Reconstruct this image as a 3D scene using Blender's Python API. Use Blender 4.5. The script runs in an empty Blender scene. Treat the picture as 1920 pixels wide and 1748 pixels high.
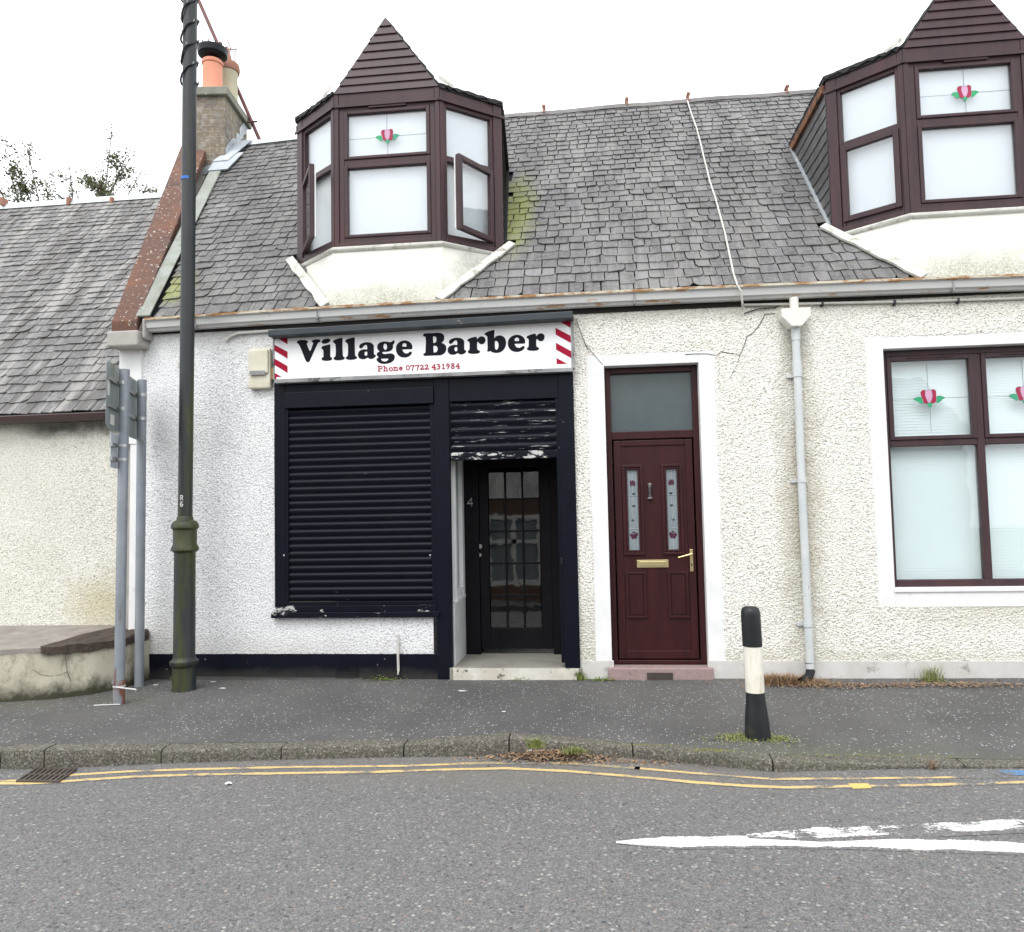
import bpy, math, random
import numpy as np
from mathutils import Vector, Matrix
from mathutils.geometry import tessellate_polygon
random.seed(7)
RAD = math.radians
C = bpy.context.scene.collection
SC = bpy.context.scene

# ------------------------------------------------------------------ camera
FPX, PITCH, YAW, ROLL = 1450.0, 0.062051, 0.109411, -0.019945
CAM = Vector((0.0, -6.75, 1.58))
_f = Vector((-math.sin(YAW)*math.cos(PITCH), math.cos(YAW)*math.cos(PITCH), math.sin(PITCH)))
_r0 = Vector((math.cos(YAW), math.sin(YAW), 0)); _u0 = _r0.cross(_f)
_r = math.cos(ROLL)*_r0 + math.sin(ROLL)*_u0
_u = -math.sin(ROLL)*_r0 + math.cos(ROLL)*_u0
cd = bpy.data.cameras.new("camera"); cam = bpy.data.objects.new("camera", cd); C.objects.link(cam)
cd.sensor_width = 36; cd.sensor_fit = 'HORIZONTAL'; cd.lens = FPX/1920*36
cd.clip_start = 0.05; cd.clip_end = 2000
M = Matrix((( _r.x, _u.x, -_f.x), (_r.y, _u.y, -_f.y), (_r.z, _u.z, -_f.z))).to_4x4(); M.translation = CAM
cam.matrix_world = M
SC.camera = cam
SC.render.resolution_x = 1024; SC.render.resolution_y = 932

# ------------------------------------------------------------------ light
SUN_EL, SUN_AZ = RAD(52), RAD(200)      # azimuth of the sun, seen from above: behind the camera, a little left
w = bpy.data.worlds.new("World"); SC.world = w; w.use_nodes = True
nt = w.node_tree; nt.nodes.clear()
sky = nt.nodes.new('ShaderNodeTexSky'); sky.sky_type = 'NISHITA'; sky.sun_disc = False
sky.sun_elevation = SUN_EL; sky.sun_rotation = SUN_AZ
sky.air_density = 1.0; sky.dust_density = 4.0; sky.ozone_density = 1.0
hs = nt.nodes.new('ShaderNodeHueSaturation'); hs.inputs['Saturation'].default_value = 0.07
bg = nt.nodes.new('ShaderNodeBackground'); bg.inputs['Strength'].default_value = 0.15
wo = nt.nodes.new('ShaderNodeOutputWorld')
cl = nt.nodes.new('ShaderNodeMix'); cl.data_type = 'RGBA'; cl.inputs[0].default_value = .8      # bright even cloud layer over the sky
cl.inputs[7].default_value = (8.6, 8.8, 9.1, 1)
nt.links.new(sky.outputs[0], hs.inputs['Color']); nt.links.new(hs.outputs[0], cl.inputs[6]); nt.links.new(cl.outputs[2], bg.inputs[0]); nt.links.new(bg.outputs[0], wo.inputs[0])
sl = bpy.data.lights.new("sun", 'SUN'); sl.energy = 0.7; sl.angle = RAD(28); sl.color = (1, 0.97, 0.93)
so = bpy.data.objects.new("sun", sl); C.objects.link(so)
sd = Vector((math.sin(SUN_AZ)*math.cos(SUN_EL), math.cos(SUN_AZ)*math.cos(SUN_EL), math.sin(SUN_EL)))
so.rotation_euler = sd.to_track_quat('Z', 'Y').to_euler()
so.location = (0, 0, 20)
SC.view_settings.view_transform = 'Standard'; SC.view_settings.look = 'None'
SC.view_settings.exposure = 0.80; SC.view_settings.gamma = 1.0
SC.render.engine = 'CYCLES'

# ------------------------------------------------------------------ measuring: a pixel of the 1920 px photo on a plane
def ray(x, y): return _f*FPX + _r*(x-960) - _u*(y-874)
def F(x, y, Y=0.0):
    d = ray(x, y); return CAM + d*((Y-CAM.y)/d.y)
def G(x, y, Z=0.0):
    d = ray(x, y); return CAM + d*((Z-CAM.z)/d.z)

# ------------------------------------------------------------------ materials
class NT:
    def __init__(s, name):
        s.m = bpy.data.materials.new(name); s.m.use_nodes = True; s.t = s.m.node_tree; s.t.nodes.clear()
        s.out = s.n('ShaderNodeOutputMaterial'); s.b = s.n('ShaderNodeBsdfPrincipled')
        s.l(s.b.outputs[0], s.out.inputs[0])
        s.pos = s.n('ShaderNodeNewGeometry').outputs['Position']
    def n(s, k, **kw):
        o = s.t.nodes.new(k)
        for a, v in kw.items(): setattr(o, a, v)
        return o
    def l(s, a, b): s.t.links.new(a, b)
    def inp(s, node, key, v):
        if isinstance(v, bpy.types.NodeSocket): s.l(v, node.inputs[key])
        else: node.inputs[key].default_value = v
    def map(s, st=(1, 1, 1), src=None, off=(0, 0, 0)):
        m = s.n('ShaderNodeMapping'); s.l(src or s.pos, m.inputs[0])
        m.inputs['Scale'].default_value = st; m.inputs['Location'].default_value = off
        return m.outputs[0]
    def noise(s, scale, detail=4, rough=.6, st=None, off=(0, 0, 0), dist=0):
        o = s.n('ShaderNodeTexNoise'); s.l(s.map(st or (1, 1, 1), off=off), o.inputs['Vector'])
        o.inputs['Scale'].default_value = scale; o.inputs['Detail'].default_value = detail
        o.inputs['Roughness'].default_value = rough; o.inputs['Distortion'].default_value = dist
        return o.outputs[0]
    def vor(s, scale, st=None, feature='F1', rnd=1, off=(0, 0, 0)):
        o = s.n('ShaderNodeTexVoronoi', feature=feature); s.l(s.map(st or (1, 1, 1), off=off), o.inputs['Vector'])
        o.inputs['Scale'].default_value = scale; o.inputs['Randomness'].default_value = rnd
        return o
    def ramp(s, src, stops, interp='LINEAR'):
        o = s.n('ShaderNodeValToRGB'); s.l(src, o.inputs[0]); e = o.color_ramp; e.interpolation = interp
        while len(e.elements) < len(stops): e.elements.new(.5)
        for i, (p, c) in enumerate(stops):
            e.elements[i].position = p
            e.elements[i].color = (c, c, c, 1) if isinstance(c, (int, float)) else (*c, 1)
        return o.outputs[0]
    def mix(s, fac, a, b, mode='MIX'):
        o = s.n('ShaderNodeMix', data_type='RGBA', blend_type=mode)
        s.inp(o, 0, fac)
        for k, v in ((6, a), (7, b)):
            if isinstance(v, bpy.types.NodeSocket): s.l(v, o.inputs[k])
            else: o.inputs[k].default_value = (*v, 1) if len(v) == 3 else v
        return o.outputs[2]
    def math(s, op, a, b=0, clamp=False):
        o = s.n('ShaderNodeMath', operation=op); o.use_clamp = clamp
        s.inp(o, 0, a); s.inp(o, 1, b); return o.outputs[0]
    def bump(s, h, strength, dist=.01, prev=None):
        o = s.n('ShaderNodeBump'); s.l(h, o.inputs['Height']); o.inputs['Strength'].default_value = strength
        o.inputs['Distance'].default_value = dist
        if prev: s.l(prev, o.inputs['Normal'])
        return o.outputs[0]
    def fin(s, col, rough=.7, norm=None, metal=0, spec=.5):
        s.inp(s.b, 'Base Color', col if isinstance(col, bpy.types.NodeSocket) else (*col, 1))
        s.inp(s.b, 'Roughness', rough); s.b.inputs['Metallic'].default_value = metal
        s.b.inputs['Specular IOR Level'].default_value = spec
        if norm: s.l(norm, s.b.inputs['Normal'])
        return s.m
    def near(s, p, r, soft=.5, st=(1, 1, 1), nz=6, amt=.5):
        """1 inside a ragged patch of radius r round point p, 0 outside: for stains with a place of their own"""
        v = s.n('ShaderNodeVectorMath', operation='SUBTRACT'); s.l(s.pos, v.inputs[0]); v.inputs[1].default_value = p
        k = s.n('ShaderNodeVectorMath', operation='MULTIPLY'); s.l(v.outputs[0], k.inputs[0]); k.inputs[1].default_value = st
        L = s.n('ShaderNodeVectorMath', operation='LENGTH'); s.l(k.outputs[0], L.inputs[0])
        d = s.math('DIVIDE', L.outputs['Value'], r)
        d = s.math('ADD', d, s.math('MULTIPLY', s.math('SUBTRACT', s.noise(nz, 6, .65), .5), amt*2))
        return s.ramp(d, [(max(0, 1-soft), 1), (1, 0)])

def mat(name, c1, c2=None, scale=6, rough=.7, bump=.25, bscale=80, bdist=.003, spots=(), metal=0, spec=.4, st=None):
    n = NT(name); col = n.mix(n.ramp(n.noise(scale, 6, .65, st), [(.35, 0), (.65, 1)]), c1, c2 or tuple(x*.8 for x in c1))
    for (c, sc, lo, hi, stv) in spots:
        col = n.mix(n.ramp(n.noise(sc, 7, .7, stv, off=(sc, 3, 1)), [(lo, 0), (hi, 1)]), col, c)
    nm = n.bump(n.noise(bscale, 5, .6, st), bump, bdist) if bump else None
    return n.fin(col, rough, nm, metal, spec)

def asphalt(n):
    """surface of the carriageway: grey binder with rolled-in stone chippings"""
    big = n.noise(.9, 5, .6); mid = n.noise(7, 5, .7)
    base = n.mix(n.ramp(mid, [(.3, 0), (.7, 1)]), (.138, .134, .131), (.178, .173, .169))
    base = n.mix(n.ramp(big, [(.35, 0), (.7, .5)]), base, (.19, .185, .18))
    base = n.mix(n.ramp(n.noise(1.7, 6, .7, (.35, 1, 1), off=(3, 1, 0)), [(.50, 0), (.64, .45)]), base, (.115, .112, .109))
    fine = n.vor(150); base = n.mix(.68, base, n.ramp(fine.outputs['Color'], [(0, .03), (.40, .11), (.85, .21), (1, .42)]))
    v = n.vor(42, rnd=1); sep = n.n('ShaderNodeSeparateColor'); n.l(v.outputs['Color'], sep.inputs[0])
    vd = n.math('ADD', v.outputs['Distance'], n.math('MULTIPLY', n.math('SUBTRACT', n.noise(90, 2, .5), .5), .35))
    chipmask = n.math('MULTIPLY', n.ramp(vd, [(.30, 1), (.40, 0)]), n.ramp(sep.outputs[0], [(.10, 0), (.16, 1)]))
    chip = n.ramp(sep.outputs[1], [(0, (.055, .055, .06)), (.14, (.12, .12, .12)), (.32, (.17, .175, .18)), (.5, (.24, .235, .225)), (.62, (.25, .19, .16)), (.74, (.20, .19, .21)), (.88, (.31, .30, .275)), (1, (.40, .38, .35))])
    col = n.mix(n.math('MULTIPLY', chipmask, .82), base, chip)
    h = n.math('ADD', n.math('MULTIPLY', chipmask, .6), n.math('MULTIPLY', fine.outputs['Distance'], .5))
    return col, n.bump(h, .75, .006)

def m_road():
    n = NT('road_asphalt'); c, nm = asphalt(n)
    g = n.near((-.5, -1.9, 0), 1.0, .8, (.32, 2.2, 1), 7, .5)        # silt washed along the gutter
    c = n.mix(n.math('MULTIPLY', g, .5), c, (.17, .155, .13)); return n.fin(c, .85, nm, 0, .3)
def m_paint(name, col, lo, hi, wx=None, edge=True, fs=26):
    n = NT(name); c, nm = asphalt(n)
    k = n.math('MULTIPLY', n.noise(fs, 8, .75, (.35, 1, 1)), .5)
    k = n.math('ADD', k, n.math('MULTIPLY', n.noise(5, 3, .5), .5))
    if edge:
        at = n.n('ShaderNodeAttribute'); at.attribute_name = 'mid'      # ragged edges
        k = n.math('ADD', k, n.ramp(at.outputs['Fac'], [(.12, -.0), (.52, .28)])); k = n.math('SUBTRACT', k, .26)
    k = n.math('ADD', k, n.math('MULTIPLY', n.math('SUBTRACT', n.vor(120).outputs['Distance'], .45), .10)) if edge else k
    mask = n.ramp(k, [(lo, 0), (hi, 1)])
    if wx is not None:     # more worn on one side along X
        sx = n.n('ShaderNodeSeparateXYZ'); n.l(n.pos, sx.inputs[0])
        mr = n.n('ShaderNodeMapRange'); n.l(sx.outputs[0], mr.inputs[0])
        mr.inputs[1].default_value, mr.inputs[2].default_value, mr.inputs[3].default_value, mr.inputs[4].default_value = wx
        mask = n.ramp(n.math('ADD', k, mr.outputs[0]), [(lo, 0), (hi, 1)])
    return n.fin(n.mix(n.math('MULTIPLY', mask, .93), c, n.mix(n.ramp(n.noise(30), [(.4, 0), (.6, .45)]), col, tuple(x*.72 for x in col))), .75, nm, 0, .3)
def m_pave():
    n = NT('pavement_asphalt')
    c = n.mix(n.ramp(n.noise(1.3, 6, .6), [(.3, 0), (.7, 1)]), (.070, .067, .065), (.125, .121, .117))
    c = n.mix(.35, c, n.ramp(n.vor(170).outputs['Color'], [(0, .03), (.6, .08), (1, .17)]))
    c = n.mix(n.ramp(n.noise(2.2, 4, .6, off=(4, 4, 0)), [(.60, 0), (.72, .4)]), c, (.12, .115, .105))
    v = n.vor(50); sep = n.n('ShaderNodeSeparateColor'); n.l(v.outputs['Color'], sep.inputs[0])
    dens = n.ramp(n.noise(2.0, 3, .6, off=(1, 7, 0)), [(.34, .05), (.58, .40)])
    on = n.math('GREATER_THAN', n.math('ADD', sep.outputs[0], dens), 1.0)
    dot = n.math('MULTIPLY', n.ramp(v.outputs['Distance'], [(.20, 1), (.34, 0)]), on)
    c = n.mix(n.math('MULTIPLY', dot, .9), c, n.ramp(sep.outputs[1], [(0, .20), (.7, .42), (1, .66)]))
    v2 = n.vor(3.1); s2 = n.n('ShaderNodeSeparateColor'); n.l(v2.outputs['Color'], s2.inputs[0])
    d2 = n.math('MULTIPLY', n.ramp(v2.outputs['Distance'], [(.05, 1), (.075, 0)]), n.math('GREATER_THAN', s2.outputs[1], .55))
    c = n.mix(n.math('MULTIPLY', d2, n.ramp(n.noise(90), [(.45, 0), (.6, .7)])), c, (.55, .55, .53))
    g = n.near((1.7, -1.75, .1), 1.2, .9, (.7, 3.2, 1), 9, .6)
    c = n.mix(n.math('MULTIPLY', g, .35), c, (.10, .12, .045))
    for p in ((-4.6, -.95, .1), (-3.9, -.7, .1)):
        c = n.mix(n.math('MULTIPLY', n.near(p, .5, .8, (1, 2, 1), 9, .6), .3), c, (.10, .10, .05))
    h = n.math('ADD', n.noise(140, 4, .7), n.math('MULTIPLY', n.noise(4, 3), 3))
    return n.fin(c, .8, n.bump(h, .4, .004), 0, .35)
def m_slate(name, tone=1.0, moss=None, streak=.35):
    n = NT(name); g = n.n('ShaderNodeNewGeometry').outputs['Random Per Island']
    t = lambda *c: tuple(x*tone*k for x, k in zip(c, (1.03, 1.0, .985)))
    c = n.ramp(g, [(0, t(.085, .086, .088)), (.25, t(.125, .127, .130)), (.45, t(.150, .147, .156)), (.6, t(.112, .117, .114)), (.8, t(.180, .180, .178)), (.93, t(.135, .130, .142)), (1, t(.27, .275, .29))])
    c = n.mix(n.ramp(n.noise(1.1, 4, .6), [(.35, 0), (.65, .6)]), c, t(.07, .07, .074))
    c = n.mix(n.ramp(n.noise(24, 6, .7), [(.42, 0), (.66, .6)]), c, t(.25, .255, .25))
    c = n.mix(n.ramp(n.noise(75, 6, .8), [(.60, 0), (.68, .8)]), c, (.42, .43, .41))
    c = n.mix(n.ramp(n.noise(1.9, 7, .75, (2.5, .4, .4)), [(.47, 0), (.58, streak)]), c, t(.31, .31, .295))
    c = n.mix(n.ramp(n.noise(1.6, 7, .75, (3, .4, .4), off=(5, 2, 1)), [(.49, 0), (.58, streak)]), c, t(.075, .072, .066))
    if moss:
        for (p, r, st, a) in moss:
            mk = n.math('MULTIPLY', n.near(p, r, .6, st, 8, .55), n.ramp(n.noise(40, 4, .7), [(.33, .25), (.55, 1)]))
            c = n.mix(n.math('MULTIPLY', mk, a), c, n.mix(n.noise(60), (.16, .20, .025), (.30, .30, .07)))
    h = n.math('ADD', n.noise(30, 6, .6), n.math('MULTIPLY', n.noise(160, 3), .4))
    return n.fin(c, .62, n.bump(h, .5, .006), 0, .45)
def m_harl(name, c1, c2, stains=(), sp=(.5, .5, .45), spa=.7):
    n = NT(name); c = n.mix(n.ramp(n.noise(2.3, 6, .65), [(.35, 0), (.7, 1)]), c1, c2)
    c = n.mix(n.ramp(n.noise(72, 2, .6, (1, 1, 2.0)), [(.55, 0), (.62, spa)]), c, sp)  # dark flecks: grime plus crevice shade painted into the colour
    c = n.mix(n.ramp(n.noise(9, 5, .7), [(.6, 0), (.75, .35)]), c, sp)
    for (p, r, st, col, a) in stains:
        c = n.mix(n.math('MULTIPLY', n.near(p, r, .9, st, 5, .6), a), c, col)
    return n.fin(c, .9, n.bump(n.noise(220, 5, .7), .5, .002), 0, .2)
def m_glass(name, tint=(1, 1, 1), wav=0, refl=1.0, ior=1.5, wsc=5):
    m = bpy.data.materials.new(name); m.use_nodes = True; t = m.node_tree; t.nodes.clear()
    o = t.nodes.new('ShaderNodeOutputMaterial'); mx = t.nodes.new('ShaderNodeMixShader')
    tr = t.nodes.new('ShaderNodeBsdfTransparent'); tr.inputs[0].default_value = (*tint, 1)
    gl = t.nodes.new('ShaderNodeBsdfGlossy'); gl.inputs['Roughness'].default_value = .02
    fr = t.nodes.new('ShaderNodeLayerWeight'); fr.inputs['Blend'].default_value = .5      # Schlick: a thin pane reflects alike from both sides
    pw = t.nodes.new('ShaderNodeMath'); pw.operation = 'POWER'; pw.inputs[1].default_value = 5; t.links.new(fr.outputs['Facing'], pw.inputs[0])
    ml = t.nodes.new('ShaderNodeMath'); ml.operation = 'MULTIPLY_ADD'; ml.inputs[1].default_value = .9*min(refl, 1); ml.inputs[2].default_value = .045*refl; ml.use_clamp = True
    t.links.new(pw.outputs[0], ml.inputs[0]); t.links.new(ml.outputs[0], mx.inputs[0])
    t.links.new(tr.outputs[0], mx.inputs[1]); t.links.new(gl.outputs[0], mx.inputs[2]); t.links.new(mx.outputs[0], o.inputs[0])
    if wav:
        gp = t.nodes.new('ShaderNodeNewGeometry'); nz = t.nodes.new('ShaderNodeTexNoise'); nz.inputs['Scale'].default_value = wsc
        nz.inputs['Detail'].default_value = 1
        bp = t.nodes.new('ShaderNodeBump'); bp.inputs['Strength'].default_value = 1; bp.inputs['Distance'].default_value = wav
        t.links.new(gp.outputs['Position'], nz.inputs['Vector']); t.links.new(nz.outputs[0], bp.inputs['Height']); t.links.new(bp.outputs[0], gl.inputs['Normal'])
    return m
def m_shutter(name, chips, dust=None):
    n = NT(name); c = n.mix(n.noise(5, 5), (.0035, .0045, .009), (.0065, .008, .015))
    for (st, sc, lo, hi, a) in chips:
        c = n.mix(n.math('MULTIPLY', n.ramp(n.noise(sc, 8, .75, st), [(lo, 0), (hi, 1)]), a), c, (.55, .55, .53))
    c = n.mix(n.ramp(n.noise(2, 5, .6), [(.5, 0), (.8, .35)]), c, (.011, .012, .015))
    if dust:
        sx = n.n('ShaderNodeSeparateXYZ'); n.l(n.pos, sx.inputs[0])
        z = n.math('ADD', sx.outputs[2], n.math('MULTIPLY', n.math('SUBTRACT', n.noise(5, 6, .7), .5), .16))
        mr = n.n('ShaderNodeMapRange'); n.l(z, mr.inputs[0]); mr.inputs[1].default_value = dust+.07; mr.inputs[2].default_value = dust-.03
        c = n.mix(n.math('MULTIPLY', mr.outputs[0], .7), c, (.055, .052, .044))
    return n.fin(c, .38, n.bump(n.noise(60, 4), .15, .003), 0, .13)
def m_gutter():
    n = NT('gutter_paint'); c = n.mix(n.noise(4, 5, .6, (.5, 1, 1)), (.56, .56, .54), (.44, .45, .44))
    sx = n.n('ShaderNodeSeparateXYZ'); n.l(n.pos, sx.inputs[0])
    rr = n.ramp(n.noise(5, 8, .75, (.5, 2, 6)), [(.52, 0), (.60, 1)])
    up = n.n('ShaderNodeAttribute'); up.attribute_name = 'rust'
    k = n.math('ADD', n.noise(7, 8, .75, (.6, 1, 3)), n.math('MULTIPLY', up.outputs['Fac'], .135))
    c = n.mix(n.ramp(up.outputs['Fac'], [(.8, 0), (1, .8)]), c, (.66, .60, .46))
    c = n.mix(n.ramp(k, [(.61, 0), (.68, 1)]), c, n.mix(n.noise(30), (.30, .12, .035), (.42, .24, .10)))
    c = n.mix(n.ramp(n.noise(9, 6, .7, off=(3, 3, 3)), [(.6, 0), (.7, .6)]), c, (.25, .26, .22))
    return n.fin(c, .6, n.bump(n.noise(60, 5), .3, .002), 0, .4)
def m_apron(cx):
    n = NT('dormer_render'); c = n.mix(n.noise(3, 5), (.74, .73, .68), (.66, .65, .58))
    st = n.math('MULTIPLY', n.near((cx+.05, .0, 3.48), .95, .7, (.85, .9, 3.2), 5, .55), n.ramp(n.noise(60, 5, .8), [(.38, .2), (.6, 1)]))
    c = n.mix(n.math('MULTIPLY', st, .8), c, (.23, .225, .15))
    s2 = n.math('MULTIPLY', n.near((cx+.84, .33, 3.78), .35, .7, (1, .8, 1), 7, .5), n.ramp(n.noise(35, 5, .8), [(.38, .3), (.6, 1)]))
    c = n.mix(n.math('MULTIPLY', s2, .75), c, (.14, .16, .11))
    return n.fin(c, .8, n.bump(n.noise(70, 5), .3, .002), 0, .3)
def m_upvc():
    n = NT('brown_upvc'); c = n.mix(n.ramp(n.noise(3.5, 5, .6, (3, 3, .6)), [(.3, 0), (.7, 1)]), (.040, .023, .027), (.060, .032, .035))
    c = n.mix(n.ramp(n.noise(1.5, 3, .6, (2, 2, .4)), [(.55, 0), (.72, .45)]), c, (.095, .034, .036))
    return n.fin(c, .42, n.bump(n.noise(60, 3, .6, (6, 6, .4)), .05, .002), 0, .28)
def m_post():
    n = NT('green_black_paint'); c = n.mix(n.noise(4, 5), (.012, .015, .018), (.026, .032, .033))
    k = n.math('ADD', n.noise(2.2, 6, .7, (3.5, 3.5, .35)), n.math('MULTIPLY', n.near((-3.43, -.5, 2.0), 1.0, .9, (5.5, 2, .70), 4, .3), .34))
    k = n.math('ADD', k, n.math('MULTIPLY', n.near((-3.50, -.5, 1.45), .2, .8, (.6, 1, 1.0), 6, .3), .07))
    k = n.math('ADD', k, n.math('MULTIPLY', n.near((-3.45, -.5, .25), .2, .8, (1, 1, 1.0), 6, .3), .09))
    c = n.mix(n.ramp(k, [(.53, 0), (.66, .9)]), c, n.mix(n.noise(30), (.025, .034, .008), (.060, .066, .014)))
    c = n.mix(n.ramp(n.noise(60, 6, .8), [(.70, 0), (.74, .7)]), c, (.3, .3, .28))
    return n.fin(c, .5, n.bump(n.noise(50, 5), .25, .002), 0, .45)
def m_brick(name, a, b, mortar, scale=4.4):
    n = NT(name); br = n.n('ShaderNodeTexBrick')
    cx = n.n('ShaderNodeSeparateXYZ'); n.l(n.pos, cx.inputs[0]); cb = n.n('ShaderNodeCombineXYZ')
    n.l(n.math('ADD', cx.outputs[0], cx.outputs[1]), cb.inputs[0]); n.l(cx.outputs[2], cb.inputs[1])
    n.l(cb.outputs[0], br.inputs['Vector'])
    br.inputs['Color1'].default_value = (*a, 1); br.inputs['Color2'].default_value = (*b, 1); br.inputs['Mortar'].default_value = (*mortar, 1)
    br.inputs['Scale'].default_value = scale; br.inputs['Mortar Size'].default_value = .02; br.inputs['Brick Width'].default_value = .95; br.inputs['Row Height'].default_value = .33
    c = n.mix(n.ramp(n.noise(9, 6, .7), [(.4, 0), (.6, .6)]), br.outputs[0], tuple(x*.55 for x in a))
    c = n.mix(n.ramp(n.noise(14, 6, .7, off=(5, 5, 5)), [(.50, 0), (.60, .75)]), c, mortar)
    c = n.mix(n.ramp(n.noise(5, 6, .7, off=(2, 8, 1)), [(.48, 0), (.66, .6)]), c, tuple(x*.4 for x in mortar))
    h = n.math('ADD', br.outputs['Fac'], n.math('MULTIPLY', n.noise(40, 5), -1.5))
    nm = n.bump(n.math('MULTIPLY', h, -1), .6, .012)
    return n.fin(c, .9, nm, 0, .2)
def m_kerb():
    n = NT('kerb_granite'); c = n.mix(n.noise(5, 5, .7), (.085, .077, .062), (.15, .142, .12))
    c = n.mix(.72, c, n.ramp(n.vor(115).outputs['Color'], [(0, (.02, .018, .015)), (.5, (.10, .092, .075)), (.8, (.20, .185, .155)), (1, (.42, .40, .35))]))
    c = n.mix(n.ramp(n.noise(7, 6, .7), [(.5, 0), (.7, .4)]), c, (.10, .11, .055))
    return n.fin(c, .85, n.bump(n.noise(120, 5), .5, .004), 0, .3)
def m_platform():
    n = NT('old_render'); c = n.mix(n.ramp(n.noise(2.6, 6, .65), [(.35, 0), (.65, 1)]), (.50, .47, .38), (.36, .335, .26))
    k = n.noise(6, 7, .75, (1, 1, .6), off=(2, 2, 2)); c = n.mix(n.ramp(k, [(.50, 0), (.64, .75)]), c, (.17, .155, .12))
    sx = n.n('ShaderNodeSeparateXYZ'); n.l(n.pos, sx.inputs[0])
    z = n.math('ADD', sx.outputs[2], n.math('MULTIPLY', n.math('SUBTRACT', n.noise(9, 6, .7), .5), .22))
    c = n.mix(n.ramp(z, [(.17, 1), (.29, 0)]), c, (.05, .05, .032))
    z2 = n.math('ADD', sx.outputs[2], n.math('MULTIPLY', n.math('SUBTRACT', n.noise(12, 6, .7, off=(9, 1, 1)), .5), .12))
    c = n.mix(n.ramp(z2, [(.47, 0), (.54, .7)]), c, (.13, .115, .095))
    return n.fin(c, .9, n.bump(n.noise(40, 6, .7), .5, .006), 0, .2)
def m_quoin():
    return mat('smooth_white_render', (.80, .80, .79), (.70, .70, .70), 3, .75, .25, 50, .002, [((.45, .44, .41), 9, .62, .74, None)])

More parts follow.
